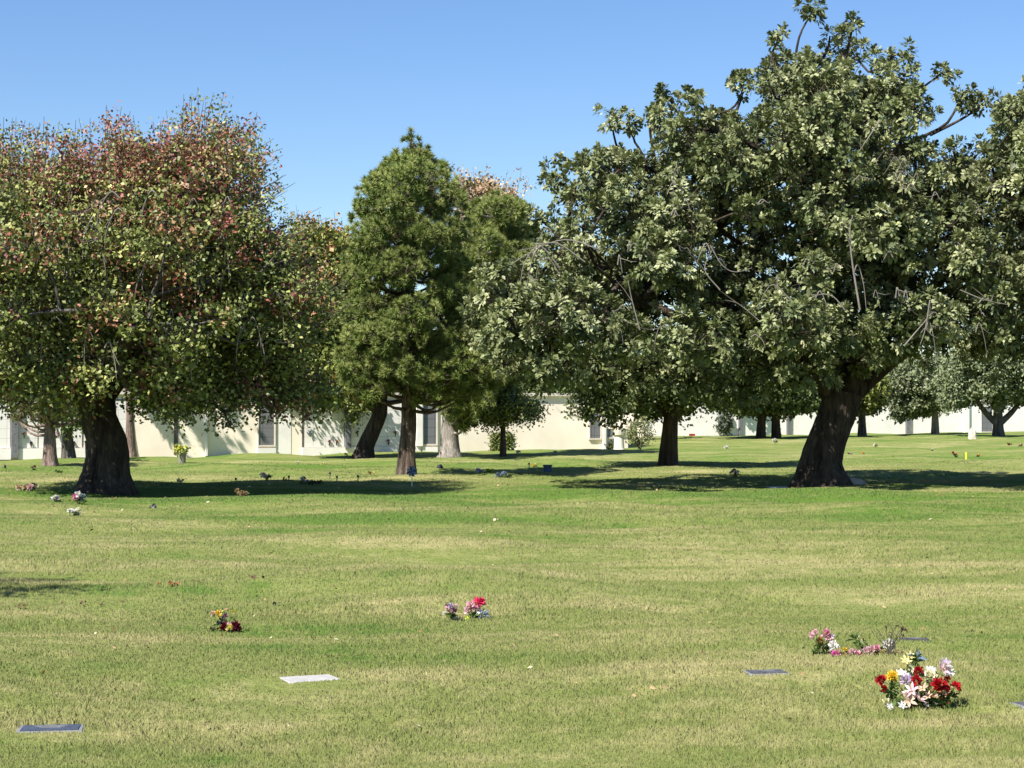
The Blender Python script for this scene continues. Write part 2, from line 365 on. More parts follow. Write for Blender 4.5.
def olive_tree(name, label, base_px, D, poly, trunkpath, trunkrad, nl, thick, seed, sprigs=(), limbs=(), bare=(), group=None, extra=()):
    r = np.random.default_rng(seed); b = G(*base_px); t = thing(name, label, 'tree', b, group)
    g = Geo(); pth = [np.array(q) for q in trunkpath]; pth[0] = b-np.array([0, 0, .12])
    big_trunk(g, pth, trunkrad, [.42, .20, .08, .03, 0, 0, 0, 0, 0, 0], seed)
    ends = [pth[-1]]
    for lm, ra in limbs:
        q = spline(lm, 14); tube(g, q, np.linspace(ra[0], ra[1], 14), 14, .05, seed+3); ends += [q[5], q[9], q[-1]]
    g.build('trunk', 'bark_dark', t, True)
    C, R = lobes(poly, D, nl, .42, 1.15, thick, r, 1.38, .95)
    for (px, py, off, rr) in extra: C = np.vstack([C, P(px, py, D+off)]); R = np.append(R, rr)
    g = Geo(); skeleton(g, ends, C, r, .26, .03)
    pts, ax, own = shell(C, R, 34, r, .8)
    twigs(g, own, pts, .014, .008, r=r)
    for sp in sprigs:                                    # long shoots that stand clear of the crown
        q = spline([P(x, y, D+sp[0]) for x, y in sp[1]], 9); tube(g, q, np.linspace(.05, .025, 9), 5)
        k = sp[2]; c = q[-1]+r.normal(0, .16, (k, 3)); pts = np.vstack([pts, c]); ax = np.vstack([ax, unit(c-q[-1]+np.array([0, 0, .1]))])
    g.build('branches', 'bark_dark', t, True)
    if len(bare):
        for off, pp, ra in bare:
            g = Geo(); q = spline([P(x, y, D+off) for x, y in pp], 14); tube(g, q, np.linspace(ra*.42, ra*.16, 14), 5); e = q[8]+np.array([r.uniform(-.5, .5), r.uniform(-.3, 0), r.uniform(-.1, .5)]); tube(g, [q[6], (q[7]+e)/2, e], [ra*.28, ra*.2, ra*.1], 4); g.build('bare_branch', 'twig', t, True)
    cols = pal(len(pts), OLIVE, (3, 4, 2, 2), r); cols = cols*(1+.12*vnoise(pts, .8, seed))[:, None]
    g = Geo(); rosettes(g, pts, unit(ax+np.array([0, -.12, .35])), 44, .15, .088, cols, r, (.0, 2.0), .12)
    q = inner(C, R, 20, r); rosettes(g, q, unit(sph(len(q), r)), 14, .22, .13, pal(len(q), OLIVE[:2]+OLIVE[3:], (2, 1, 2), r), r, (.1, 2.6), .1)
    # younger pale leaves standing at the heart of some whorls
    k = r.random(len(pts)) < .35; rosettes(g, pts[k], unit(ax[k]+np.array([0, 0, .6])), 9, .12, .06, pal(k.sum(), [(.30,.32,.13), (.36,.37,.19)], (1, 1), r), r, (.1, 1.2), .12)
    g.build('crown', 'leaf', t); return t

DB = gd(822,485)
rb = np.random.default_rng(77); BB = []
for i in range(52):                       # thin bleached twigs curling out of the leaf clumps
    x, y = rb.uniform(500, 1000), rb.uniform(150, 345)
    if y < np.interp(x, [500,560,620,700,780,860,930,1000], [275,215,195,150,110,110,160,190]): continue
    dx, dy = rb.uniform(-22, 22), rb.uniform(-10, 34); BB.append((-5.9+3.2*((x-800)/320)**2+rb.uniform(-.3, .3), [(x, y), (x+dx*.35, y-rb.uniform(2, 12)), (x+dx*.8, y+dy*.3), (x+dx, y+dy)], rb.uniform(.025, .05)))
poly = [(470,332),(478,302),(500,288),(520,268),(548,240),(550,205),(565,170),(600,152),(638,152),(650,165),(655,115),(680,92),(720,97),(735,120),(752,95),(760,62),(790,50),(820,58),(850,38),(880,55),(905,65),(928,92),(932,125),(910,140),(945,152),(975,128),(990,140),(1010,170),(1050,200),(1070,280),(1060,325),(1010,345),(950,345),(900,352),(866,372),(840,392),(800,398),(770,384),(730,374),(690,368),(640,352),(600,362),(575,388),(530,398),(503,388),(482,362)]
tp = [G(816,485), P(822,462,DB), P(829,435,DB), P(838,410,DB), P(843,392,DB)]
olive_tree('broadleaf_tree', 'huge spreading olive green tree with thick leaning dark trunk, largest on the lawn', (822,485), DB, poly, tp, [.78, .58, .53, .52, .53], 330, 6.0, 11,
    limbs=[([P(840,402,DB), P(812,372,DB), P(770,335,DB+1), P(715,300,DB)], (.34,.13)), ([P(844,400,DB), P(862,360,DB), P(882,310,DB), P(905,240,DB)], (.34,.13)),
           ([P(848,395,DB), P(842,340,DB+1), P(830,260,DB+1), P(822,180,DB)], (.28,.12)), ([P(850,400,DB), P(885,368,DB), P(935,328,DB), P(985,285,DB)], (.22,.08)),
           ([P(840,400,DB), P(800,368,DB-.5), P(720,335,DB-1), P(640,300,DB-1)], (.28,.1)), ([P(846,400,DB), P(850,360,DB+3), P(870,300,DB+4), P(880,230,DB+3)], (.34,.12))],
    sprigs=[(-.5,[(790,85),(795,60),(800,35),(811,14)],9),(0,[(845,60),(850,40),(853,24)],6),(1,[(640,205),(625,170),(615,140),(612,121)],8),(-1,[(650,200),(645,160),(634,140),(632,122)],6),
            (0,[(600,190),(578,172),(562,166),(554,160)],5),(0,[(690,130),(676,110),(668,96)],8),(.5,[(900,110),(920,90),(941,74)],7),(0,[(915,140),(945,125),(958,105),(968,98)],9),
            (0,[(930,135),(960,120),(985,104)],8),(.5,[(775,70),(772,55),(778,40)],6),(0,[(735,115),(742,95),(741,80)],6),(0,[(580,200),(565,185),(556,182)],6),(0,[(880,70),(895,55),(903,58)],6),
            (-1,[(560,240),(548,225),(540,222)],5),(0,[(655,160),(650,130),(652,118)],6),(0,[(700,115),(730,110),(746,88)],5),(0,[(985,150),(1003,130),(1008,122)],8),(0,[(820,65),(828,48),(830,36)],6)],
    bare=[(-4.6,[(560,268),(540,246),(525,262),(520,285)],.05),(-4.8,[(585,262),(556,243),(535,252),(526,290)],.06),(-4.4,[(600,250),(570,240),(545,245),(515,262),(500,275)],.055),
          (-5.2,[(560,275),(548,258),(538,268),(536,280)],.035),(-6,[(640,330),(632,300),(628,280)],.05),(-6.3,[(860,310),(852,260),(850,230),(853,215)],.07),(-6,[(720,290),(705,270),(712,250)],.05),
          (-6.2,[(790,300),(775,285),(765,292),(758,310)],.045),(-6.2,[(845,310),(832,296),(815,296),(800,308)],.05),(-6.1,[(770,330),(740,305),(725,300)],.04),(-6,[(930,300),(925,330),(920,345)],.05),
          (-5.6,[(710,245),(722,265),(735,272),(752,268)],.045),(-6,[(905,345),(922,325),(935,312),(940,330)],.05),(-5.8,[(960,290),(985,300),(1010,305)],.04),(-5,[(880,120),(860,150),(850,160)],.05)]+BB,
    extra=[(885,352,-2.5,.9),(910,340,-3,.9),(938,338,-2.5,.9),(800,378,-2.2,.9),(770,370,-2.5,.9),(850,362,-2.8,.7),(505,300,-4,1.0),(520,340,-4.2,1.1),(545,370,-4,1.0),(575,330,-5,1.2),(620,350,-4.6,1.0),(700,345,-5,1.0),(790,335,-5.6,1.0),(845,340,-5,.8),(1000,320,-4,1.0),(930,325,-5,.9),(975,345,-2,.9),(1012,345,-2,1.0),(990,330,1,1.0),(640,372,-1,1.0),(600,378,-2,.9),(690,380,-1,1.0),(740,385,-1,.9)])

poly2 = [(985,150),(1000,110),(1020,90),(1060,70),(1130,50),(1220,70),(1300,150),(1330,260),(1290,340),(1200,360),(1100,350),(1030,320),(1000,260),(990,200)]
DB2 = gd(1150,487)
olive_tree('broadleaf_tree', 'olive green tree mostly cut off by the right edge, only its left branches showing', (1150,487), DB2, poly2, [G(1150,487), P(1150,460,DB2), P(1155,430,DB2), P(1160,400,DB2)], [.8,.6,.5,.5], 120, 4.5, 12,
    sprigs=[(0,[(1030,130),(1015,112),(1005,104)],7)], bare=[(-1,[(1060,170),(1030,165),(1010,180),(995,190)],.07),(-1,[(1050,160),(1025,170),(1005,160),(990,155)],.05)])

# --- autumn-coloured sweetgum type trees
def gum_tree(name, label, base_px, D, poly, path, rad, nl, thick, seed, m=16, dens=44, L=.15, colf=None, sprigs=(), bark='bark_dark', lr=(.5,1.1), limbs=(), lob=(.40,.20,.08,.03,0,0,0,0,0), bare=(), extra=(), r0=.2, group=None, W=None, rleaf=.17, keep=1.0, umb=.5, bmat=None):
    r = np.random.default_rng(seed); b = G(*base_px); t = thing(name, label, 'tree', b, group)
    g = Geo(); pth = [np.array(q) for q in path]; pth[0] = b-np.array([0, 0, .1]); big_trunk(g, pth, rad, lob, seed, 22); ends = [pth[-1]]
    for lm, ra in limbs:
        q = spline(lm, 12); tube(g, q, np.linspace(ra[0], ra[1], 12), 12, .05, seed+3); ends += [q[5], q[8], q[-1]]
    g.build('trunk', bark, t, True)
    C, R = lobes(poly, D, nl, lr[0], lr[1], thick, r, keep, umb)
    for (px, py, off, rr) in extra: C = np.vstack([C, P(px, py, D+off)]); R = np.append(R, rr)
    g = Geo(); skeleton(g, ends, C, r, r0, .02); pts, ax, own = shell(C, R, dens, r, .6)
    twigs(g, own, pts, .014, .006, r=r)
    for (x0, y0, x1, y1, off, k) in sprigs:
        q = spline([P(x0, y0, D+off), P((x0+x1)/2+r.uniform(-4, 4), (y0+y1)/2, D+off), P(x1, y1, D+off)], 7); tube(g, q, np.linspace(.018, .006, 7), 3)
        if k:
            tt = r.uniform(.25, 1, k); c = q[(tt*6).astype(int)]+r.normal(0, .13, (k, 3)); pts = np.vstack([pts, c]); ax = np.vstack([ax, unit(r.normal(size=(k, 3)))])
    n_sp = sum(s[5] for s in sprigs)
    g.build('branches', bmat or bark, t, True)
    if len(bare):
        for off, pp, ra in bare:
            g = Geo(); q = spline([P(x, y, D+off) for x, y in pp], 12); tube(g, q, np.linspace(ra*.7, ra*.25, 12), 4); e = q[7]+np.array([r.uniform(-.5, .5), r.uniform(-.3, 0), r.uniform(-.5, .2)]); tube(g, [q[5], (q[6]+e)/2, e], [ra*.4, ra*.3, ra*.15], 3); g.build('bare_branch', 'twig', t, True)
    ns = len(pts)-n_sp; pc = pts.copy(); pc[:ns] = .75*own+.25*pts[:ns]; cols = colf(pc, r); g = Geo()
    loose_leaves(g, pts[:ns], m, rleaf, L, (W or L*.75), cols[:ns], r)
    q = inner(C, R, 18, r, .62); loose_leaves(g, q, 12, .16, L*1.5, L*1.1, colf(q, r), r)
    if n_sp: loose_leaves(g, pts[ns:], 5, .10, L*.9, L*.6, cols[ns:], r)
    g.build('crown', 'leaf', t); return t

DL = gd(106,493)
def gum_cols(pts, r):
    n = len(pts); green = pal(n, [(.16,.185,.052), (.22,.24,.068), (.11,.135,.040), (.31,.31,.10)], (4, 3, 3, 1.2), r); red = pal(n, [(.25,.085,.06), (.28,.13,.075), (.17,.065,.06), (.33,.21,.11)], (3, 3, 2, 2), r)
    px = pts[:, 0]/pts[:, 1]*F+CX; z = pts[:, 2]
    w = .55*np.exp(-((px-110)/95)**2-((z-8.4)/2.4)**2)+.4*np.exp(-((px-240)/50)**2-((z-5.6)/1.3)**2)+.32*(z > 7.4)+.05+.28*vnoise(pts, 1.5, 5)+.22*vnoise(pts, 3.2, 6)
    k = (.5+.95*(r.random(n)-.5)) < np.clip(w*.85, .0, .80); return np.where(k[:, None], red, green)
sp = []
rs = np.random.default_rng(21)
for i in range(150):
    x = rs.uniform(-40, 262); top = np.interp(x, [-40,20,60,100,150,200,240,262], [175,160,172,150,165,136,142,180])
    sp.append((x, top+38, x+rs.uniform(-20, 26), top-rs.uniform(4, 50), rs.uniform(-3, 3), int(rs.integers(14, 34))))
for i in range(95):
    y = rs.uniform(150, 345); x = np.interp(y, [150,200,240,290,345], [240,250,284,312,318]); sp.append((x-32, y+16, x+rs.uniform(2, 42), y-rs.uniform(4, 30), rs.uniform(-3, 3), int(rs.integers(6, 16))))
for i in range(0):
    x = rs.uniform(60, 250); sp.append((x, 150, x+rs.uniform(-8, 8), rs.uniform(92, 125), rs.uniform(-2, 2), 0))
bare = []
for i in range(34):
    x = rs.uniform(0, 290); y = rs.uniform(float(np.interp(x, [0, 230, 250, 290], [195, 190, 240, 290])), 355); dx, dy = rs.uniform(-24, 14), rs.uniform(14, 46)
    bare.append((-4.4+abs(x-130)/90, [(x, y), (x+dx*.4, y-6), (x+dx*.9, y+dy*.4), (x+dx, y+dy)], rs.uniform(.018, .035)))
polyL = [(-100,300),(-90,220),(-40,180),(10,165),(40,178),(62,160),(88,158),(105,176),(140,166),(160,146),(205,140),(232,152),(240,182),(250,214),(278,232),(285,258),(308,272),(322,300),(310,345),(300,385),(262,380),(232,388),(205,425),(172,432),(150,405),(120,395),(85,388),(60,398),(25,415),(-10,410),(-70,400),(-100,360)]
gum_tree('autumn_tree', 'broad tree turning red and green on the left with a thick black flared trunk', (106,493), DL, polyL,
    [G(106,493), P(107,472,DL), P(108,445,DL), P(98,420,DL), P(95,398,DL)], [.74,.58,.50,.47,.50], 330, 5.2, 31, dens=46, m=20, L=.115, keep=1.35, umb=.9, bmat='bark_grey', colf=gum_cols, sprigs=sp, bare=bare,
    limbs=[([P(96,402,DL), P(70,370,DL), P(30,330,DL), P(-20,290,DL)], (.34,.12)), ([P(97,402,DL), P(130,365,DL), P(185,330,DL), P(240,290,DL)], (.36,.12)),
           ([P(96,400,DL), P(98,340,DL+1), P(110,270,DL), P(120,200,DL)], (.36,.1)), ([P(96,400,DL), P(120,350,DL-3), P(150,320,DL-4)], (.26,.1))],
    extra=[(165,398,1,.9),(205,395,1.5,.9),(235,398,1,.8),(275,398,1.5,.8),(320,392,1,.7),(148,412,-2,.45),(60,408,-2,.5),(10,412,-1,.6),(150,400,-2,.7),(195,402,-1.5,.7),(262,402,-1,.6),(300,398,0,.6),(255,385,1,.8),(30,405,-2,.6),(75,398,-2.5,.6),(238,398,-1,.5),(225,412,-1,.55),(232,425,-1,.35),(180,395,-2,.8),(165,420,-2.4,.45),(50,390,-3,.8),(55,412,-3,.4),(100,372,-3.5,.9),(285,395,0,.8),(272,412,0,.5)])

def warm_cols(pts, r):
    n = len(pts); k = r.random(n) < np.clip(.25+.35*vnoise(pts, 1.1, 9)+.12*(pts[:, 2]-7), .02, .8)
    return np.where(k[:, None], pal(n, [(.30,.17,.06), (.26,.12,.05), (.33,.24,.08)], (2, 1, 2), r), pal(n, [(.15,.175,.04), (.20,.22,.05), (.11,.14,.035)], (2, 2, 2), r))
def orange_cols(pts, r): return pal(len(pts), [(.38,.26,.15), (.30,.20,.12), (.42,.34,.22), (.20,.20,.09)], (3, 2, 2, 1), r)
D14 = gd(363,459.5)
gum_tree('autumn_tree', 'yellow green and rust tree with a dark trunk leaning right, beside the pine', (363,459.5), D14, [(252,300),(262,255),(290,228),(325,222),(350,240),(372,290),(392,330),(398,370),(385,402),(350,412),(310,415),(285,405),(262,372)],
    [G(363,459.5), P(366,446,D14), P(373,430,D14), P(380,412,D14), P(380,395,D14)], [.48,.37,.34,.32,.30], 130, 4.2, 41, L=.20, dens=34, m=15, colf=warm_cols, lr=(.7,1.4), r0=.2,
    sprigs=[(300+i*5, 250, 296+i*5+(i % 3)*3, 205+(i*7) % 22, 0, 8) for i in range(9)], limbs=[([P(380,412,D14), P(350,385,D14), P(320,340,D14)], (.26,.1)), ([P(380,412,D14), P(385,360,D14), P(365,300,D14)], (.28,.1))])
D3 = gd(440,450.5)
gum_tree('autumn_tree', 'sparse orange brown tree top showing above and behind the pines', (440,450.5), D3, [(440,300),(445,230),(452,190),(462,172),(485,172),(510,180),(528,198),(534,222),(520,250),(500,300)],
    [G(440,450.5), P(441,430,D3), P(445,400,D3), P(455,330,D3), P(470,270,D3)], [.5,.42,.4,.3,.2], 60, 3.5, 43, L=.17, dens=11, m=10, keep=1.3, umb=0, colf=orange_cols, lr=(.7,1.2), bark='bark_grey', lob=(.4,0,0,0,0), rleaf=.24,
    sprigs=[(455+i*6, 200, 452+i*7, 160+(i*11) % 26, 0, 6) for i in range(12)])

# --- pines
def pine(name, label, base_px, D, poly, path, rad, nl, thick, seed, cols, dens=80, lr=(.55,1.15), keep=1.6, bark='bark_brown', group=None, m=84, L=.20, extra=(), W=.026, sprigs=()):
    r = np.random.default_rng(seed); b = G(*base_px); t = thing(name, label, 'pine tree', b, group)
    g = Geo(); pth = [np.array(q) for q in path]; pth[0] = b-np.array([0, 0, .1]); tk = big_trunk(g, pth, rad, (.25, .08, .02, 0, 0, 0, 0, 0, 0, 0), seed, 18); g.build('trunk', bark, t, True)
    C, R = lobes(poly, D, nl, lr[0], lr[1], thick, r, keep, .35)
    for (px, py, off, rr) in extra: C = np.vstack([C, P(px, py, D+off)]); R = np.append(R, rr)
    g = Geo()
    for c, rr in zip(C, R):                       # each clump hangs on its own bough from the trunk
        z0 = c[2]-.25*np.linalg.norm((c-tk[-1])[:2]); k = int(np.argmin(abs(tk[:, 2]-z0))); a = tk[k]
        q = spline([a, (a+c)/2+np.array([0, 0, -.25])+r.normal(0, .1, 3), c], 6); tube(g, q, np.linspace(.07, .025, 6), 5)
    pts, ax, own = shell(C*1.0, R, dens, r, .86, .35, -.15); pts[:, 2] = own[:, 2]+(pts[:, 2]-own[:, 2])*.8
    for (x0, y0, x1, y1) in sprigs:
        c = P(x1, y1, D); a = P(x0, y0, D); tube(g, [a, (a+c)/2, c], [.05, .03, .02], 4); q = a+(c-a)*np.linspace(.1, 1, 6)[:, None]; pts = np.vstack([pts, q]); ax = np.vstack([ax, np.repeat(unit(c-a)[None], 6, 0)]); own = np.vstack([own, q])
    twigs(g, own, pts, .010, .006, r=r); g.build('branches', bark, t, True)
    cc = pal(len(pts), cols, (3, 3, 2), r)*(1+.12*vnoise(pts, 1.2, seed))[:, None]
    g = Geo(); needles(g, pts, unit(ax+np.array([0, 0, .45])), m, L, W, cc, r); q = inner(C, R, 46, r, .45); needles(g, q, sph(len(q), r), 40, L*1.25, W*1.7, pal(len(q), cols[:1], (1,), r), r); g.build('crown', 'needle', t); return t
PG = [(.16,.21,.052), (.23,.27,.076), (.31,.34,.112)]
DP = gd(407,475)
pine('pine_tree', 'tall full pine with a pointed top and dark straight trunk, standing in the middle', (407,475), DP,
    [(412,138),(422,152),(434,150),(440,164),(456,168),(456,184),(468,190),(462,212),(474,236),(460,254),(482,288),(466,306),(500,338),(486,352),(502,384),(480,408),(450,416),(436,398),(420,415),(396,402),(372,412),(348,398),(330,366),(348,342),(330,318),(356,292),(342,262),(356,244),(346,218),(360,204),(358,184),(376,174),(382,158),(394,160),(402,148)],
    [G(407,475), P(407,455,DP), P(409,425,DP), P(408,380,DP), P(402,300,DP), P(404,220,DP), P(412,145,DP)], [.33,.27,.25,.22,.18,.12,.04], 150, 3.4, 51, PG, extra=[(412,145,0,.32),(413,160,0,.4),(405,172,-.3,.5),(423,165,0,.4)],
    sprigs=[(411,160,411,131),(427,168,428,148),(420,165,420,146),(398,168,396,152),(378,190,372,174),(362,215,356,202),(390,175,386,160),(446,190,447,172)])
DP2 = gd(450,457.5)
pine('pine_tree', 'dense dark pine with thick pale grey trunk, behind and right of the pointed pine', (450,457.5), DP2,
    [(462,240),(472,205),(492,192),(520,202),(537,228),(534,262),(542,290),(530,335),(522,372),(515,408),(492,432),(465,436),(440,425),(432,380),(440,310),(452,280)],
    [G(450,457.5), P(450,444,DP2), P(450,425,DP2), P(455,370,DP2), P(468,300,DP2), P(490,225,DP2)], [.52,.42,.38,.34,.26,.08], 120, 4.2, 53, [(.14,.175,.045), (.20,.23,.065), (.25,.28,.09)], lr=(.6,1.2), bark='bark_pale', dens=64, L=.27, W=.036)
DP3 = gd(129,457)
pine('pine_tree', 'green pine top peeping over the reddening tree on the left', (129,457), DP3, [(100,300),(105,200),(104,160),(112,142),(128,134),(148,140),(162,160),(168,220),(172,300),(150,390),(125,400)],
    [G(129,457), P(129,440,DP3), P(128,400,DP3), P(128,300,DP3), P(129,200,DP3), P(130,140,DP3)], [.4,.32,.3,.25,.2,.05], 70, 2.6, 55, [(.10,.135,.04), (.13,.165,.05), (.16,.16,.05)], lr=(.7,1.2), dens=15, L=.28, W=.035, bark='bark_pink')
DP4 = gd(50,466)
pine('pine_tree', 'small pine with a straight pinkish trunk left of the black trunk', (50,466), DP4, [(8,432),(10,400),(30,370),(60,365),(88,385),(96,410),(88,425),(66,418),(48,434),(30,428)],
    [G(50,466), P(50,455,DP4), P(50,440,DP4), P(50,425,DP4), P(50,390,DP4)], [.34,.27,.24,.2,.1], 40, 2.4, 57, [(.15,.14,.06), (.12,.13,.05), (.19,.16,.08)], lr=(.35,.8), dens=24, L=.24, W=.03, bark='bark_pink')

# --- background trees
def mid_cols(a):
    def f(pts, r): return pal(len(pts), a, (3, 3, 1), r)*(1+.12*vnoise(pts, .9, 4))[:, None]
    return f
DARKG = mid_cols([(.065,.095,.028), (.09,.12,.035), (.13,.155,.05)])
YELG = mid_cols([(.13,.155,.035), (.17,.19,.045), (.10,.13,.035)])
def bg(name, label, base_px, poly, tr, colf, nl=60, thick=3, L=.26, dens=22, seed=61, bark='bark_dark', lean=0, ytop=None, limbs=(), m=13, lr=(.6,1.2), group=None, **k):
    D = gd(*base_px); yt = ytop or (min(p[1] for p in poly)+max(p[1] for p in poly))/2; x, y = base_px
    pa = [G(x, y), P(x+lean*.3, y-(y-yt)*.3, D), P(x+lean*.7, y-(y-yt)*.65, D), P(x+lean, yt, D)]
    lm = [([P(a, b, D) for a, b in q], ra) for q, ra in limbs]
    return gum_tree(name, label, base_px, D, poly, pa, [tr*1.15, tr, tr*.85, tr*.6], nl, thick, seed, m=m, dens=dens, L=L, colf=colf, bark=bark, lr=lr, limbs=lm, lob=(.2,.1,.03,0,0,0,0), r0=tr*.45, group=group, rleaf=.2, **k)
bg('shade_tree', 'dark green bushy tree with sturdy dark trunk, between the wall end and the largest tree', (667,465), [(560,392),(556,365),(580,345),(620,338),(650,330),(700,335),(740,345),(765,370),(770,400),(742,414),(705,412),(682,420),(664,412),(640,412),(618,424),(590,422),(572,405)], .31, DARKG, 130, 3.6, .13, 44, 61, m=17, lean=6, ytop=385,
   limbs=[([(672,420),(655,400),(630,380)], (.2,.08)), ([(672,420),(695,395),(725,370)], (.22,.08))], extra=[(590,412,0,.8),(612,418,0,.7),(640,405,0,.7)])
bg('shade_tree', 'small umbrella shaped tree with thin dark trunk in front of the hedge', (503,455), [(468,424),(472,408),(485,396),(505,392),(528,396),(545,410),(546,424),(525,426),(500,431),(482,430)], .13, DARKG, 60, 2.0, .13, 50, 62, m=17, ytop=415, lr=(.35,.8))
bg('shade_tree', 'yellow green tree forking low from a slim grey trunk before the white wall panels', (323,453.5), [(262,420),(258,390),(280,370),(320,362),(360,372),(384,395),(386,412),(360,430),(335,428),(305,432),(280,428)], .2, YELG, 90, 3, .15, 38, 63, m=16, bark='bark_grey', ytop=400,
   limbs=[([(324,443),(335,430),(350,410)], (.12,.06))])
bg('shade_tree', 'slender dark trunked tree left of the pinkish pine trunk, under the reddening crown', (69,459.5), [(40,430),(45,405),(70,390),(100,400),(104,425),(90,436),(66,434)], .28, DARKG, 40, 2.2, .2, 30, 64, lean=-4, bark='bark_grey', lr=(.4,.8))
bg('shade_tree', 'round green tree on a crooked slim trunk, seen far beneath the largest crown', (761,439), [(705,405),(708,378),(730,360),(760,355),(785,365),(800,390),(798,410),(775,420),(740,418),(715,416)], .3, DARKG, 70, 4, .23, 19, 65, ytop=390, lean=2, lr=(.9,1.7))
bg('shade_tree', 'dark tree on a straight slim trunk just left of the thick leaning trunk', (776,438.5), [(770,405),(765,375),(790,355),(830,355),(850,380),(845,410),(815,418),(785,418)], .3, DARKG, 60, 4, .23, 19, 66, ytop=390, lr=(.9,1.7))
bg('shade_tree', 'twin trunked green tree right of the thick leaning trunk', (893,432.5), [(848,408),(846,380),(862,362),(895,352),(925,362),(935,385),(928,408),(905,418),(870,416)], .42, DARKG, 60, 5, .28, 14, 67, ytop=390, lr=(1.1,2.1), limbs=[([(889,432),(889,415),(885,395)], (.4,.2))])
WEEP = mid_cols([(.15,.18,.085), (.19,.215,.11), (.11,.14,.065)])
bg('weeping_tree', 'drooping grey green tree on a thin pale trunk, left of the forked one', (935,435.6), [(888,415),(885,385),(905,360),(940,352),(965,362),(975,390),(968,408),(950,412),(930,418),(910,424),(895,424)], .26, WEEP, 70, 4, .22, 20, 68, bark='bark_pale', ytop=385, lr=(.9,1.8))
bg('weeping_tree', 'drooping grey green tree with dark forked trunk near the right edge', (998,438.5), [(938,405),(938,372),(955,348),(990,338),(1030,342),(1060,375),(1062,400),(1035,412),(1015,408),(1000,418),(985,408),(965,412),(950,418)], .36, WEEP, 80, 4, .21, 22, 69, bark='bark_grey', ytop=400, lr=(.8,1.6),
   limbs=[([(998,425),(985,412),(975,398)], (.25,.12)), ([(998,425),(1012,412),(1025,395)], (.25,.12))])
bg('shade_tree', 'green tree behind the low wall, filling the gap above the white section', (705,433.5), [(640,400),(648,375),(680,362),(720,365),(740,385),(735,408),(700,405),(670,410)], .3, DARKG, 50, 4, .4, 12, 70, lr=(1,1.8))
bg('shade_tree', 'mid green tree between the thick leaning trunk and the twin trunked tree, far off', (862,436.5), [(822,412),(824,385),(845,366),(875,368),(892,388),(888,410),(860,418)], .28, YELG, 45, 4, .25, 19, 71, bark='bark_grey', ytop=395, lr=(.8,1.5))
bg('shade_tree', 'bushy green tree with thin grey trunk just right of the sturdy dark trunked tree', (744,437), [(700,408),(702,384),(725,368),(755,372),(766,392),(760,412),(730,416)], .25, DARKG, 45, 3.5, .23, 19, 72, bark='bark_grey', ytop=395, lr=(.8,1.5))
# leafy shade tree on the left outside the frame: only the tip of its shadow reaches the lawn
def offtree():
    r = np.random.default_rng(90); b = np.array([-11.2, 18.3, 0.]); t = thing('shade_tree', 'green tree outside the left edge whose shadow tips the lawn', 'tree', b)
    g = Geo(); p = big_trunk(g, [b, b+[0,0,1.3], b+[.1,0,2.6], b+[.2,.1,4.2]], [.3,.22,.2,.12], [.5,0,0,0], 90, 14); g.build('trunk', 'bark_grey', t, True)
    C = b+np.array([.2, 0, 5.2])+r.normal(size=(46, 3))*[1.05, .6, .6]; R = r.uniform(.4, .75, 46)
    C[:, 0] = np.minimum(C[:, 0], -8.6); g = Geo(); skeleton(g, [p[-1], p[-6]], C, r, .1); pts, ax, own = shell(C, R, 60, r); twigs(g, own, pts, .014, .006, r=r); g.build('branches', 'bark_grey', t, True)
    g = Geo(); loose_leaves(g, pts, 12, .15, .13, .09, DARKG(pts, r), r); g.build('crown', 'leaf', t)
offtree()
# copies beyond the wall (each one a tree of its own)
src = bpy.data.objects['shade_tree.004'] if 'shade_tree.004' in bpy.data.objects else None
def copy_tree(o, loc, rz, sc, label, group):
    c = o.copy(); COL.objects.link(c); c.location = loc; c.rotation_euler = (0, 0, rz); c.scale = (sc, sc, sc); c['label'] = label; c['group'] = group
    for ch in o.children:
        k = ch.copy(); COL.objects.link(k); k.parent = c
    return c
bgs = [(-60,96,1.25,'behind the far left end of the wall'),(30,100,1.2,'behind the wall panels left of the black trunk'),(190,104,1.2,'behind the wall right of the black trunk'),(255,112,1.2,'behind the wall at the dark niche panel'),(560,128,1.0,'behind the plain cream wall section'),
       (620,132,1.1,'behind the end of the near wall'),(530,126,1.1,'behind the plain wall under the largest crown'),(395,118,1.2,'behind the wall between the two dark trunks'),(855,262,1.4,'beyond the far white wall right of the thick trunk'),(960,268,1.3,'beyond the far white wall behind the weeping trees'),(1060,262,1.4,'beyond the far white wall at the right edge'),(800,262,1.4,'beyond the far white wall under the largest crown'),(690,250,1.4,'beyond the far white wall near the red object')]
for i, (px, d, sc, where) in enumerate(bgs):
    x = (px-CX)/F*d; copy_tree(src, (x, d, -.3), i*1.7, sc*(1.05 if d < 200 else .95), 'dark tree standing '+where, 'trees beyond the cemetery walls')

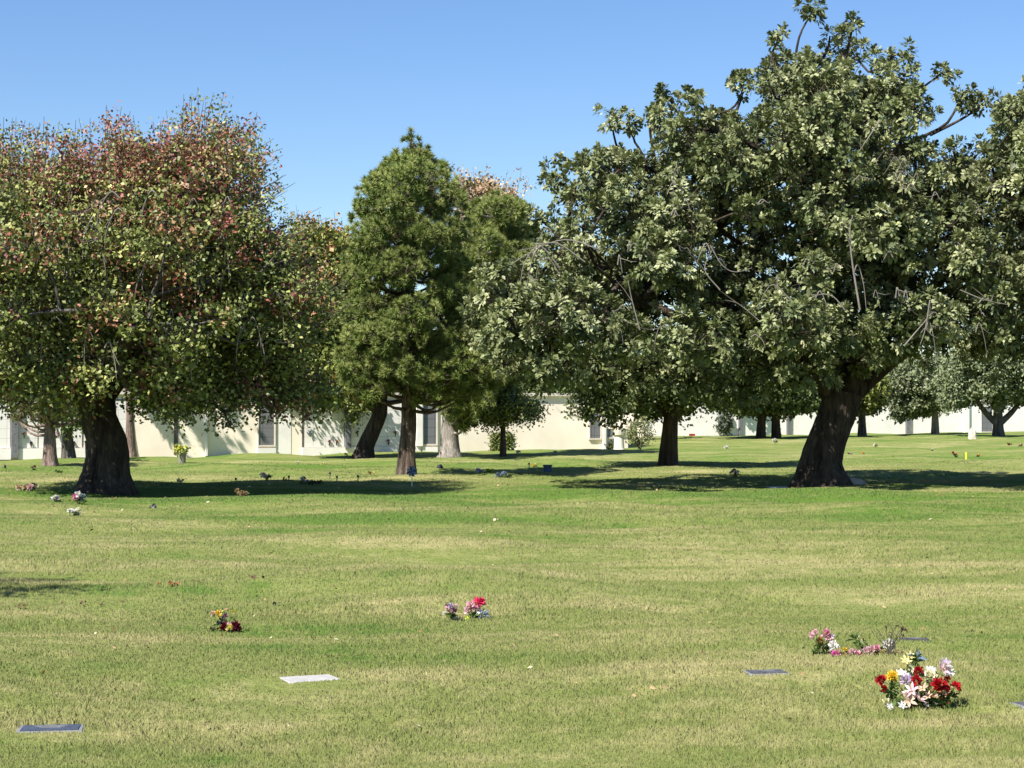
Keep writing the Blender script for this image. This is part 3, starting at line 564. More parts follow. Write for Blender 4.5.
# ------------------------------------------------------------------ niche walls
def boxg(g, o, u, v, a0, a1, b0, b1, z0, z1, tint=None):
    """box spanning a0..a1 along u, b0..b1 along v"""
    V = [o+u*a+v*b+np.array([0, 0, z]) for z in (z0, z1) for a, b in ((a0, b0), (a1, b0), (a1, b1), (a0, b1))]
    g.add(V, [[0,3,2,1],[4,5,6,7],[0,1,5,4],[1,2,6,5],[2,3,7,6],[3,0,4,7]], tint)
def nichemat(name, c, line, w, h):
    m, nt, ns, ln = newmat(name)
    v = coords(nt, (1,1,1)); br = N(nt, 'ShaderNodeTexBrick', offset=0.0); br.inputs['Scale'].default_value = 1; br.inputs['Brick Width'].default_value = w; br.inputs['Row Height'].default_value = h
    br.inputs['Mortar Size'].default_value = .012; br.inputs['Color1'].default_value = (*c, 1); br.inputs['Color2'].default_value = (*[x*.93 for x in c], 1); br.inputs['Mortar'].default_value = (*line, 1)
    sp = N(nt, 'ShaderNodeSeparateXYZ'); cb = N(nt, 'ShaderNodeCombineXYZ'); ln.new(v, sp.inputs[0]); ln.new(sp.outputs[0], cb.inputs[0]); ln.new(sp.outputs[2], cb.inputs[1]); ln.new(cb.outputs[0], br.inputs['Vector'])
    p = N(nt, 'ShaderNodeBsdfPrincipled', i_Roughness=.45); ln.new(br.outputs[0], p.inputs['Base Color']); o = N(nt, 'ShaderNodeOutputMaterial'); ln.new(p.outputs[0], o.inputs[0]); return m
M['niche_white'] = nichemat('niche_white', (.82,.78,.72), (.5,.49,.47), .6, .45); M['niche_grey'] = nichemat('niche_grey', (.17,.17,.18), (.07,.07,.07), .6, .45)
def wall(name, label, x0, y0, x1, y1, H, th, feats, cap=True):
    A, B = G(x0, y0), G(x1, y1); A[2] = B[2] = 0; u = unit(B-A); v = np.array([-u[1], u[0], 0.]); L = np.linalg.norm(B-A)
    t = thing(name, label, 'wall', A)
    def U(px):   # distance along the wall of the point seen at column px
        k = (px-CX)/F; return (k*A[1]-A[0])/(u[0]-k*u[1])
    g = Geo(); boxg(g, A, u, v, 0, L, 0, th, -.3, H); g.build('wall', 'stucco', t)
    if cap: g = Geo(); boxg(g, A, u, v, -.15, L+.15, -.15, th+.15, H, H+.16); g.build('coping', 'coping', t)
    for kind, a, b, z0, z1 in feats:
        g = Geo(); ua, ub = U(a), U(b); pr = dict(niche_panel=.03, dark_niche_panel=.05, pilaster=.22, white_pilaster=.2, plinth=.12, slot=.025, white_section=.02)[kind]
        boxg(g, A, u, v, ua, ub, -pr, -.0 if True else 0, z0, z1)
        mt = dict(niche_panel='niche_white', dark_niche_panel='niche_grey', pilaster='grey', white_pilaster='white', plinth='white', slot='greyline', white_section='white')[kind]
        o = g.build({'dark_niche_panel': 'niche_panel', 'white_pilaster': 'pilaster'}.get(kind, kind), mt, t)
        if kind == 'dark_niche_panel':
            g = Geo(); w = .07
            for (p0, p1, q0, q1) in ((ua-w, ub+w, z1, z1+w), (ua-w, ub+w, z0-w, z0), (ua-w, ua, z0, z1), (ub, ub+w, z0, z1)): boxg(g, A, u, v, p0, p1, -.09, 0, q0, q1)
            g.build('frame', 'coping', o)
        if kind == 'niche_panel':
            g = Geo()
            boxg(g, A, u, v, ua, ub, -.045, -.03, z1, z1+.05); g.build('trim', 'greyline', o)
    return t, A, u, v, U
wa = wall('niche_wall', 'long low cream burial wall with white and grey niche panels, behind the left trees', -200, 463, 628, 448.7, 3.0, 1.2,
    [('niche_panel',-190,10,.45,2.7),('pilaster',11,18,0,2.8),('niche_panel',19,37.6,.45,2.7),('slot',37.8,38.6,.45,2.7),('niche_panel',38.8,82,.45,2.7),('slot',82.2,83.4,.45,2.7),('niche_panel',84,130,.45,2.7),
     ('plinth',-190,10.8,-.1,.42),('plinth',18.2,133,-.1,.42),('slot',174,178,.1,2.6),('white_pilaster',205,207,0,2.95),('dark_niche_panel',258.5,274,.5,2.6),('white_section',276,291,.05,2.6),('plinth',257,275.5,-.1,.36),
     ('slot',302,304,.35,2.7),('niche_panel',304.5,344,.4,2.7),('pilaster',344.3,350,.3,2.8),('niche_panel',350.5,415,.4,2.7),('plinth',302,420,-.1,.37),('white_pilaster',415.5,421.5,.4,2.9),('dark_niche_panel',423,436,.5,2.6),('plinth',421.8,437,-.1,.36),
     ('dark_niche_panel',589.5,600,.75,2.55),('white_pilaster',602,604.5,0,2.95),('dark_niche_panel',606.5,612.5,.8,2.55),('dark_niche_panel',615,625,1.0,2.55)])
wb = wall('boundary_wall', 'distant long white wall running behind the trees on the right', 640, 436.4, 1180, 429.2, 3.1, .5,
    [('white_section',642,1175,.35,2.9),('pilaster',738,741,.0,3.0),('pilaster',786,789,0,3.0),('pilaster',905,909,0,3.0),('white_pilaster',964,968,0,3.6),('dark_niche_panel',981,992,.6,2.7),('plinth',920,1170,-.1,.3)], True)

# ------------------------------------------------------------------ lawn
def build_lawn():
    ys = np.concatenate([np.arange(-40, 5, 3.), 5*1.0115**np.arange(0, 560)]); ys = ys[ys < 3200]
    s = np.concatenate([np.linspace(-60, -1.2, 26)[:-1], np.linspace(-1.2, 1.2, 300), np.linspace(1.2, 60, 26)[1:]])
    X = s[None]*(.38*np.maximum(ys, 0)[:, None]+5); Y = np.repeat(ys[:, None], len(s), 1)
    Z = gz(X, Y); V = np.stack([X, Y, Z], -1).reshape(-1, 3); n, m = X.shape
    i = np.arange(n-1)[:, None]*m; j = np.arange(m-1)[None]; Fq = np.stack([i+j, i+j+1, i+m+j+1, i+m+j], -1).reshape(-1, 4)
    g = Geo(); g.add(V, Fq); tag(g.build('lawn', 'ground', None, True), None, None, None, 'structure')

MARK = []   # footprints kept clear of blades: centre, half sizes, angle
def slab(name, label, px, py, w, l, ang, mats, h=.006, cat='grave marker', border=None):
    b = G(px, py); FLAT.append((b[0], b[1], b[2], .5*math.hypot(w, l))); t = thing(name, label, cat, b); u = np.array([cos(ang), sin(ang), 0]); v = np.array([-sin(ang), cos(ang), 0])
    g = Geo(); V = []
    bev = .012
    for z, k in ((-.1, 0), (h-bev, 0), (h, bev)):
        for a, c in ((-1,-1),(1,-1),(1,1),(-1,1)): V.append(b+u*a*(w/2-k)+v*c*(l/2-k)+np.array([0,0,z]))
    fs = [[8,9,10,11]]
    for q in (0, 4):
        for i in range(4): fs.append([q+i, q+(i+1) % 4, q+4+(i+1) % 4, q+4+i])
    g.add(V, fs); g.build('stone_base', mats[0], t)
    if border:
        g = Geo(); boxg(g, b, u, v, -w/2+border, w/2-border, -l/2+border, l/2-border, h-.01, h+.006); g.build('nameplate', mats[1], t)
        g = Geo()                                 # worn raised lettering strips, too small to read
        for k in range(3): boxg(g, b, u, v, -w*.25+.02*k, w*.25-.02*k, l*(.14-.12*k), l*(.17-.12*k), h+.007, h+.011)
        g.build('inscription', 'edge', t)
    MARK.append((b[0], b[1], w/2-.008, l/2-.008, ang)); return t
slab('grave_marker', 'pale plain concrete grave marker flush in the lawn, left of centre', 310, 678, .42, .30, radians(24), ['concrete'])
slab('grave_marker', 'dark blue grey granite grave marker with a pale rim in the lower left', 52, 728, .44, .28, radians(8), ['edge', 'granite'], border=.035)
slab('grave_marker', 'small worn bronze grave marker with pale edge, left of the pink flower row', 766, 671, .32, .22, radians(10), ['edge', 'bronze'], border=.025)
slab('grave_marker', 'dark grave marker cut by the right edge beside the big bouquet', 1041, 704, .38, .26, radians(14), ['edge', 'bronze'], border=.03)
slab('grave_marker', 'dark low grave marker behind the tall twiggy flowers on the right', 914, 646, .26, .15, radians(-6), ['slate', 'slate'], border=.02, h=.008)
slab('grave_marker', 'half buried grave marker at the bottom edge, overgrown with shaggy grass', 840, 774, .40, .2, radians(4), ['edge', 'bronze'], border=.04, h=.004)
slab('grave_marker', 'light flat grave marker at the foot of the thick leaning trunk', 785, 486.5, 1.0, .9, 0, ['concrete'], h=.03)

build_lawn()
def build_grass():
    n = 1750000; r = np.random.default_rng(5)
    d = 9.3*np.exp(r.random(n)**.95*math.log(80/9.3)); x = (r.random(n)*2-1)*(.36*d+2.2)
    keep = np.ones(n, bool)
    for cx, cy, a, b, an in MARK:
        dx, dy = x-cx, d-cy; p = dx*cos(an)+dy*sin(an); q = -dx*sin(an)+dy*cos(an); keep &= ~((abs(p) < a) & (abs(q) < b))
    keep &= r.random(n) < np.clip((82-d)/40, 0, 1)
    x, d = x[keep], d[keep]; n = len(x); z = gz(x, d)
    near = np.ones(n)
    for cx, cy, a, b, an in MARK:
        rr = np.hypot(x-cx, (d-cy)*1.0); m = (rr < .5) & (d < cy) & (cy > 10.8); near = np.where(m, .55, near)
        m = (rr < .5) & (d >= cy); near = np.where(m, 1.15, near)
    tall = np.zeros(n)
    for cx, cy, sx, sy, a in DIPS: tall += 9*a*np.exp(-((x-cx)/(sx*1.1))**2-((d-cy)/(sy*1.1))**2)
    hn = vnoise(np.stack([x, d, 0*x], 1), 1.3, 8)
    h = (.019+.013*r.random(n)+.006*hn)*near*(1+tall)*(1+(d-10)*.006); wdt = .0027*(d/10)**.9*r.uniform(.7, 1.3, n)
    an = r.random(n)*2*pi; lean = r.uniform(.1, .75, n)*h; la = r.random(n)*2*pi
    c = np.stack([x, d, z-.004], 1); w = np.stack([np.cos(an), np.sin(an)*.5, 0*x], 1)*wdt[:, None]
    mid = c+np.stack([np.cos(la)*lean*.35, np.sin(la)*lean*.35, h*.6], 1); tip = c+np.stack([np.cos(la)*lean, np.sin(la)*lean, h], 1)
    tint = np.ones((n, 3))*r.uniform(.86, 1.2, (n, 1)); dry = r.random(n) < .06; tint[dry] *= [1.35, 1.2, 1.4]
    near_ = d < 20; g = Geo()
    A = near_; k = A.sum(); g.add(np.stack([c[A]-w[A], c[A]+w[A], mid[A]+w[A]*.7, tip[A], mid[A]-w[A]*.7], 1).reshape(-1, 3), np.arange(5*k).reshape(k, 5), tint[A])
    A = ~near_; k = A.sum(); g.add(np.stack([c[A]-w[A], c[A]+w[A], tip[A]], 1).reshape(-1, 3), np.arange(3*k).reshape(k, 3), tint[A])
    tag(g.build('grass', 'blade', None), 'short mown lawn grass with dry yellowish patches', 'grass', None, 'stuff')
build_grass()

# ------------------------------------------------------------------ flowers
FC = dict(red=(.42,.012,.02), darkred=(.16,.008,.03), yellow=(.78,.56,.05), paleyellow=(.80,.70,.28), cream=(.75,.72,.50), white=(.80,.78,.78), pink=(.72,.32,.45), palepink=(.78,.52,.58), hot=(.75,.05,.16),
          lilac=(.55,.45,.62), mauve=(.30,.12,.22), peach=(.66,.48,.36), orange=(.75,.28,.05), rust=(.30,.10,.04), green=(.08,.14,.03), lime=(.62,.75,.06), tan=(.42,.30,.16), dark=(.03,.035,.03), bluegrey=(.18,.24,.34), magenta=(.62,.12,.38), brown=(.12,.07,.04))
def bloom(t, c, kind, col, s, r, ax=None, name='bloom'):
    g = Geo(); col = np.array(FC[col]); c = np.asarray(c, float); ax = unit(np.array([0, -.5, .8])+r.normal(0, .35, 3)) if ax is None else unit(ax)
    if kind == 'puff':     # carnation or rose: layers of ruffled petals
        n = 60; d = unit(sph(n, r)+ax*.75); nr = unit(ax*.6+sph(n, r)); leaf_quads(g, c+d*s*.12, d, nr, s*.40*r.uniform(.7, 1.15, n), s*.28, np.repeat(col[None], n, 0)*r.uniform(.65, 1.25, (n, 1)), 0)
    elif kind in ('lily', 'daisy'):
        s = s*(.66 if kind == 'lily' else .62); n = 6 if kind == 'lily' else 11; a = unit(np.cross(ax, [.3, .8, .1])); b = np.cross(ax, a)
        for i in range(n):
            an = 2*pi*i/n+r.uniform(-.15, .15); d = unit(a*cos(an)+b*sin(an)+ax*(.7 if kind == 'lily' else .25)); w = unit(np.cross(d, ax))*s*(.15 if kind == 'lily' else .11)
            ra_ = unit(a*cos(an)+b*sin(an)); m0 = c+d*s*.2; m1 = c+d*s*.42+ra_*s*.03; tp = c+d*s*.58+ra_*s*.16; g.add([c, m0-w*.7, m1-w*.8, tp, m1+w*.8, m0+w*.7, m1-ax*s*.03], [[0, 1, 6, 5], [1, 2, 6], [6, 4, 5], [2, 3, 6], [3, 4, 6]] if False else [[0, 1, 2, 6], [0, 6, 4, 5], [2, 3, 4, 6]], col*r.uniform(.75, 1.2))
        n = 8; d = unit(ax+sph(n, r)*.4); leaf_quads(g, np.repeat(c[None], n, 0), d, sph(n, r), s*.28, s*.06, np.array([.45,.30,.04]))
    elif kind == 'spray':
        n = 40; q = c+r.normal(0, s*.3, (n, 3))*[1, 1, .7]; leaf_quads(g, q, sph(n, r), sph(n, r), s*.16, s*.13, np.repeat(col[None], n, 0)*r.uniform(.6, 1.3, (n, 1)))
    elif kind == 'leaves':
        n = 16; d = unit(sph(n, r)+[0, 0, .5]); leaf_quads(g, np.repeat(c[None], n, 0), d, unit(sph(n, r)+[0, 0, .6]), s*r.uniform(.5, 1, n), s*.26, np.repeat(col[None], n, 0)*r.uniform(.5, 1.4, (n, 1)))
        name = 'foliage'
    elif kind == 'foil':
        n = 10; an = np.arange(n)/n*2*pi; k = .5+.12*np.sin(an*3+1); ring = [c+np.array([cos(a)*s*.28, sin(a)*s*.28, -s*.35]) for a in an]+[c+np.array([cos(a)*s*q, sin(a)*s*q, s*.3+.1*s*sin(3*a)]) for a, q in zip(an, k)]
        g.add(ring, [[i, (i+1) % n, n+(i+1) % n, n+i] for i in range(n)], col); name = 'wrapping'
    g.build(name, 'petal', t); return g
def stems(t, b, pts, r, rad=.003):
    g = Geo(); A = np.repeat(b[None], len(pts), 0)+r.normal(0, .02, (len(pts), 3))*[1, 1, 0]; twigs(g, A, np.array(pts), rad, rad*.8, r=r)
    n = len(pts)*3; k = r.integers(0, len(pts), n); f = r.uniform(.2, .8, (n, 1)); q = A[k]*(1-f)+np.array(pts)[k]*f; L = max(.03, rad*16)
    g.T = [np.full((len(f_), 3), (.07,.12,.03)) for f_ in g.F]; leaf_quads(g, q, unit(sph(n, r)+[0, 0, .4]), sph(n, r), L, L*.35, np.repeat(np.array([[.08,.13,.035]]), n, 0)*r.uniform(.5, 1.4, (n, 1)))
    g.build('stems', 'petal', t)
def vase(t, b, rad, h, mat='metal'):
    g = Geo(); tube(g, [b+[0,0,-.03], b+[0,0,h*.5], b+[0,0,h*.95], b+[0,0,h]], [rad*.6, rad*.8, rad, rad*1.1], 12); g.build('vase', mat, t, True)
def bouquet(label, px, py, items, seed, cat='flowers', name='flower_bouquet', vs=None, group=None, srad=.003, off=0):
    """items: (dx px, dy px up, depth offset m, kind, colour, size m)"""
    r = np.random.default_rng(seed); b = G(px, py); t = thing(name, label, cat, b, group); k = b[1]/F; pts = []
    sq = .86 if len(items) > 30 else 1.0
    for it in items:
        c = b+np.array([it[0]*k, it[2], max(it[1]*k*sq, .01)]); bloom(t, c, it[3], it[4], it[5], r); pts.append(c)
    stems(t, b, pts, r, srad)
    if vs: vase(t, b+np.array([vs[0]*k, 0, 0]), vs[1], vs[2])
    return t
# the big bouquet, lower right
bouquet('large mixed bouquet with red carnations and pink lilies, nearest and biggest in the lower right', 917, 706, [
    (-37,31,0,'puff','red',.085),(-35,22,-.02,'puff','red',.06),(-24,34,.02,'puff','yellow',.10),(-12,30,.0,'puff','lilac',.10),(-3,31,-.03,'puff','red',.09),(2,40,.04,'puff','red',.075),(12,34,0,'puff','cream',.11),(-13,37,.03,'daisy','white',.10),
    (20,26,-.04,'puff','red',.12),(27,22,-.03,'puff','red',.06),(38,22,.02,'puff','red',.09),(31,31,.03,'puff','red',.06),(14,42,.04,'daisy','white',.10),(25,42,.03,'lily','palepink',.16),(28,48,.03,'lily','lilac',.13),(33,38,.05,'daisy','white',.10),
    (-8,20,-.07,'lily','palepink',.14),(-12,9,-.08,'lily','peach',.15),(-3,10,-.1,'lily','palepink',.15),(-19,3,-.09,'lily','white',.09),(-14,16,-.07,'lily','palepink',.12),(3,22,-.06,'lily','peach',.11),(8,14,-.07,'lily','peach',.09),(16,12,-.05,'lily','peach',.09),(26,15,-.04,'lily','peach',.08),
    (-33,6,-.03,'puff','cream',.07),(-30,2,-.06,'daisy','white',.07),(-28,17,0,'leaves','green',.10),(-22,10,0,'leaves','green',.09),(-25,24,0,'leaves','green',.07),(12,8,0,'leaves','green',.12),(24,8,0,'leaves','green',.12),(32,12,0,'leaves','green',.10),(0,6,0,'leaves','green',.10),
    (14,20,0,'spray','rust',.16),(24,16,0,'spray','rust',.14),(4,15,0,'spray','brown',.14),(32,17,0,'spray','tan',.10),(-4,24,0,'spray','tan',.12),(6,3,-.05,'lily','white',.06),(16,4,-.05,'lily','white',.05),(-10,3,-.05,'leaves','dark',.08),(20,30,.03,'spray','tan',.1)], 101)
bouquet('pale yellow gladiolus stems standing just behind the big bouquet', 908, 676, [(-6,8,0,'lily','paleyellow',.13),(-3,15,0,'lily','paleyellow',.12),(1,20,0,'lily','paleyellow',.10),(3,8,0,'lily','cream',.10),(8,14,0,'leaves','green',.11),(9,4,0,'leaves','green',.11),(-8,2,0,'lily','white',.12),(8,20,0,'leaves','bluegrey',.10)], 102)
bouquet('upright bunch of pink and white flowers at the left end of the flower row', 824, 655, [(-13,20,0,'puff','palepink',.07),(-9,23,.02,'puff','palepink',.06),(1,22,0,'puff','pink',.09),(4,17,0,'puff','palepink',.08),(-5,15,0,'puff','rust',.06),(-2,12,0,'spray','rust',.08),(9,18,.02,'puff','lilac',.06),(8,10,-.03,'puff','white',.10),(6,3,-.02,'leaves','dark',.07),(-6,6,0,'leaves','green',.09),(1,6,0,'leaves','dark',.09),(-10,3,0,'leaves','green',.07)], 103)
bouquet('low trail of fallen pink blossoms lying on the grass in the flower row', 848, 656, [(-15,2,0,'puff','magenta',.07),(-11,3,0,'puff','pink',.07),(-4,7,0,'puff','yellow',.045),(0,3,0,'puff','peach',.05),(3,4,0,'puff','palepink',.07),(8,2,0,'puff','pink',.08),(-6,1,0,'spray','rust',.08),(14,1,0,'spray','rust',.08),(18,3,0,'spray','peach',.07)], 104)
bouquet('pink blooms lying beside white ones in the middle of the flower row', 872, 655, [(-6,3,0,'puff','palepink',.10),(0,5,0,'puff','palepink',.10),(4,7,0,'puff','pink',.07),(10,3,0,'spray','rust',.10),(17,12,.02,'puff','white',.09),(12,10,.02,'daisy','white',.08),(20,8,.02,'puff','cream',.06),(-16,15,.05,'leaves','green',.09),(-12,8,.05,'leaves','green',.09),(-14,19,.05,'daisy','cream',.04),(24,4,0,'spray','tan',.10)], 105)
def dry_twigs():
    r = np.random.default_rng(106); b = G(888, 656); t = thing('dried_stems', 'tall bare twiggy dried stems rising from the flower row', 'dried flowers', b); k = b[1]/F; g = Geo()
    for x, y, rd in ((-8,24,.004),(-4,30,.004),(4,28,.006),(10,25,.006),(16,28,.006),(13,20,.005),(-14,22,.003),(7,33,.003)):
        q = spline([b, b+np.array([x*k*.35, 0, y*k*.5]), b+np.array([x*k, r.uniform(-.05,.05), y*k])], 7); tube(g, q, np.linspace(rd, rd*.5, 7), 5)
        for j in (3, 4, 5, 6):
            e = q[j]+np.array([r.uniform(-4,4)*k, 0, r.uniform(1,5)*k]); tube(g, [q[j], (q[j]+e)/2, e], [.003,.0025,.002], 4)
    g.build('stems', 'twig_dark', t, True)
    for x, y, s in ((13,27,.04),(17,26,.035),(9,30,.03),(-3,29,.03),(14,21,.03)): bloom(t, b+np.array([x*k, 0, y*k]), 'leaves', 'brown', s, r)
dry_twigs()
bouquet('two tone pink flower bunch leaning over silvery leaves, right of its small twin', 476, 612, [(-6,15,0,'puff','palepink',.11),(-8,10,0,'puff','palepink',.10),(-2,12,0,'puff','pink',.09),(1,18,0,'puff','hot',.12),(5,19,0,'puff','hot',.11),(4,14,0,'puff','pink',.07),(3,9,0,'daisy','white',.09),(-3,5,0,'leaves','green',.09),(2,3,0,'leaves','dark',.08),(7,6,0,'leaves','bluegrey',.10),(9,3,0,'daisy','white',.10),(12,1,0,'daisy','white',.09),(8,10,0,'daisy','cream',.07),(-8,2,0,'leaves','lime',.05)], 107)
bouquet('small mauve and white flower bunch leaning in a dark ground vase', 454, 611, [(-7,12,0,'puff','palepink',.07),(-3,15,0,'puff','lilac',.08),(-2,10,0,'puff','palepink',.08),(1,11,0,'puff','mauve',.06),(-7,15,.02,'puff','mauve',.05),(2,15,.02,'puff','palepink',.05),(-9,8,0,'puff','white',.05),(-4,6,0,'leaves','green',.07),(0,6,0,'leaves','dark',.06)], 108, vs=(2,.05,.035))
bouquet('dark red and yellow flowers with taller yellow stems, alone on the left lawn', 227, 632, [(-2,5,0,'puff','darkred',.11),(-4,3,0,'puff','darkred',.08),(4,4,-.02,'puff','paleyellow',.11),(3,7,0,'puff','palepink',.07),(9,6,0,'puff','darkred',.12),(11,3,0,'puff','darkred',.09),(-14,18,.03,'puff','peach',.07),(-9,18,.03,'puff','yellow',.08),(-6,20,.03,'puff','paleyellow',.05),(6,21,.03,'daisy','yellow',.09),(8,19,.03,'puff','paleyellow',.04),(-2,16,.03,'puff','mauve',.06),(-4,11,0,'leaves','dark',.08),(-12,3,0,'leaves','green',.07),(-8,9,0,'leaves','dark',.08),(8,12,0,'leaves','dark',.03),(-15,3,0,'leaves','brown',.05)], 109)
# small far memorial flowers: (label, px, py, w px, h px, colours)
small = [
 ('white bouquet lowest of the trio near the black trunk', 76, 511, 13, 9, ['white']*6+['cream']),
 ('round white flowers on dark leaves left of the black trunk', 57, 508, 8, 9, ['white','white','white','lilac','dark','dark']),
 ('pink blossom with white flowers at the foot of the black trunk', 80, 506, 14, 13, ['magenta','pink','white','white','bluegrey','green']),
 ('peach and red flower row in the grass left of the black trunk', 28, 491, 20, 7, ['peach','rust','cream','tan','dark','palepink','darkred','cream']),
 ('dried brown flower bunch lying on the lawn right of the black trunk', 242, 502, 13, 8, ['tan','tan','tan','brown','tan']),
 ('white flowers on thin stems in front of the long tree shadow', 266, 482, 11, 10, ['white','palepink','white','dark','brown']),
 ('grey white drooping flower bunch, first of the dark pair by the shadow', 304, 485, 8, 8, ['dark','white','mauve','dark','lilac']),
 ('dark leafy clump between the long tree shadow and sunlit grass', 311, 486, 9, 9, ['dark','green','dark','green','dark']),
 ('small dark pointed plant at the right end of the shadowed flower clumps', 320, 485, 7, 8, ['dark','dark','green']),
 ('tiny dark red flower tuft left of the shadowed flower clumps', 285, 481, 4, 4, ['darkred','dark']),
 ('tiny cream flowers just right of the black trunk', 181, 487, 6, 6, ['cream','white','paleyellow']),
 ('small white flower left of the black trunk', 5, 469, 4, 4, ['white','rust','dark']),
 ('tiny dark purple flowers left of the pinkish pine trunk', 34, 470, 5, 5, ['mauve','dark','darkred']),
 ('low green spiky plant right of the pinkish pine trunk', 59, 473, 7, 6, ['green','dark','green']),
 ('tiny tan flowers before the leaning dark trunk', 371, 472, 6, 5, ['tan','dark','paleyellow']),
 ('pale yellow blossoms left of the leaning dark trunk', 324, 466, 5, 3, ['paleyellow','cream']),
 ('single white flower stem in the sunny strip before the white niches', 299, 468, 2, 4, ['white']),
 ('white flower by the foot of the leaning dark trunk', 346, 458, 3, 4, ['white','cream']),
 ('white flowers left of the lime wrapped bunch', 480, 474, 8, 4, ['white','lilac','white']),
 ('bright lime yellow wrapped flower bunch in the long far shadow', 489.5, 473.5, 8, 5, ['lime','lime','lime','lime']),
 ('blue grey flowers lying right of the lime wrapped bunch', 504, 475, 16, 4, ['bluegrey','dark','bluegrey','green','dark']),
 ('yellow flowers left of the dark blue box', 535, 466, 5, 6, ['yellow','paleyellow','green']),
 ('tiny pale flowers right of the umbrella shaped tree', 518, 454.5, 5, 3, ['peach','white','palepink']),
 ('tiny white flowers on the shadow line before the cream wall', 555, 457, 4, 3, ['white','cream']),
 ('round grey pink bouquet alone in the shade left of the thick leaning trunk', 735, 479, 10, 8, ['lilac','palepink','bluegrey','mauve','white','dark']),
 ('white flowers above a dark pot far behind, left of the thick leaning trunk', 775, 445.5, 4, 6, ['white','white','dark']),
 ('tiny white flower specks left of the slim trunked far trees', 726, 450, 4, 2, ['white']),
 ('cream and white flowers with dark base right of the thick leaning trunk', 875, 449.5, 4, 5, ['white','cream','dark']),
 ('tiny dark red flowers nearest the thick leaning trunk on its right', 850, 456, 4, 4, ['darkred','lilac','dark']),
 ('small orange brown flower tuft right of the thick leaning trunk', 863, 455.5, 3, 3, ['orange','green']),
 ('single white flower on the dry grass, left of the yellow flag', 933, 455.5, 2.4, 4, ['white','cream']),
 ('rusty and white flowers just left of the yellow flag', 955, 457.5, 7, 6, ['rust','white','darkred','orange','dark']),
 ('small brown flower tuft right of the yellow flag', 978, 458.5, 4, 3, ['brown','orange']),
 ('brownish red flowers under the forked weeping tree', 1009, 445.5, 5, 3, ['rust','darkred','tan']),
 ('peach flowers at the right edge under the forked weeping tree', 1020, 445, 4, 4, ['peach','white','rust']),
]
for i, (lab, px, py, w, h, cols) in enumerate(small):
    r = np.random.default_rng(200+i); k = gd(px, py)/F; items = []
    for j, c in enumerate(cols):
        fx = (j+.5)/len(cols)-.5 if len(cols) > 1 else 0
        s = max(w/max(len(cols)**.6, 1), h*.5)*k*r.uniform(.8, 1.1); dark = c in ('dark', 'green', 'brown')
        items.append((fx*w*.9, h*(r.uniform(.1, .4) if dark else r.uniform(.35, .85)), r.uniform(-.1, .1), 'leaves' if dark else 'puff', c, s*(1.0 if dark else 1.25)))
    bouquet(lab, px, py, items, 300+i, srad=.008, group='small memorial flowers scattered over the lawn')

# ------------------------------------------------------------------ other small things
def rock(name, label, px, py, w, d, h, mat, seed, cat, parent=None, sub=5):
    r = np.random.default_rng(seed); b = G(px, py); g = Geo(); nu, nv = 22, 10; V = []
    for j in range(nv+1):
        ph = pi/2*j/nv
        for i in range(nu):
            a = 2*pi*i/nu; dirn = np.array([cos(a)*cos(ph), sin(a)*cos(ph), sin(ph)]); m = 1+.16*sin(3*a+seed)+.10*sin(5*a+2*ph*3+seed*2)+.08*sin(9*a+4*ph)+r.uniform(-.06, .06)
            V.append(b+dirn*m*[w/2, d/2, h]+np.array([0, 0, -.03]))
    fs = [[j*nu+i, j*nu+(i+1) % nu, (j+1)*nu+(i+1) % nu, (j+1)*nu+i] for j in range(nv) for i in range(nu)]; g.add(V, fs)
    if parent: return g.build(name, mat, parent, True)
    return tag(g.build(name, mat, None, True, loc=b), label, cat)
rock('rock', 'low pale lumpy rock at the right foot of the thick leaning trunk', 842, 485.5, 1.25, .7, .26, 'rock', 3, 'rock')
rock('rock', 'small pale rock touching the thick leaning trunk, left of the lumpy one', 826, 486.5, .55, .4, .15, 'rock', 5, 'rock')
rock('soil_clod', 'small dark clod on bright grass right of the black trunk', 154, 508, .16, .14, .10, 'plastic_dark', 4, 'clod')
rock('soil_clod', 'dark clod in the sunny strip right of the pointed pine trunk', 440, 474.5, .22, .2, .13, 'plastic_dark', 6, 'clod')
rock('stone_block', 'pale tan stone block left of the forked weeping tree', 972, 438.2, .55, .4, .75, 'stone', 8, 'stone')
def bits(label, px, py, n, spread, size, col, seed):
    r = np.random.default_rng(seed); b = G(px, py); g = Geo(); q = b+r.normal(0, spread, (n, 3))*[1, 1, 0]+[0, 0, .045]; leaf_quads(g, q, unit(sph(n, r)*[1, 1, .5]), unit(sph(n, r)+[0, 0, .8]), size, size*.6, np.repeat(np.array([FC[col]]), n, 0)*r.uniform(.6, 1.6, (n, 1)))
    tag(g.build('fallen_leaves', 'petal', None, loc=b), label, 'leaves')
bits('small heap of curled brown leaves right of the shadow on the left lawn', 174, 590, 10, .06, .06, 'rust', 1)
bits('blackish leaf scrap at the left edge below the shadow', 25, 610, 6, .045, .055, 'brown', 2)
bits('thin scatter of brown leaves on the left lawn below the shadow', 88, 606, 10, .12, .05, 'brown', 3)
bits('tiny dark leaf left of centre on the lawn above the concrete marker', 277, 606, 4, .03, .05, 'dark', 4)
bits('brown leaf scraps in the straw coloured grass near the top left lawn', 254, 579, 5, .06, .06, 'brown', 5)
bits('tan leaf scraps in the bare patch left of the right marker', 652, 697, 9, .10, .04, 'tan', 6)
bits('pale orange leaf speck in the mid lawn below the pines', 497, 521, 4, .08, .10, 'peach', 7)

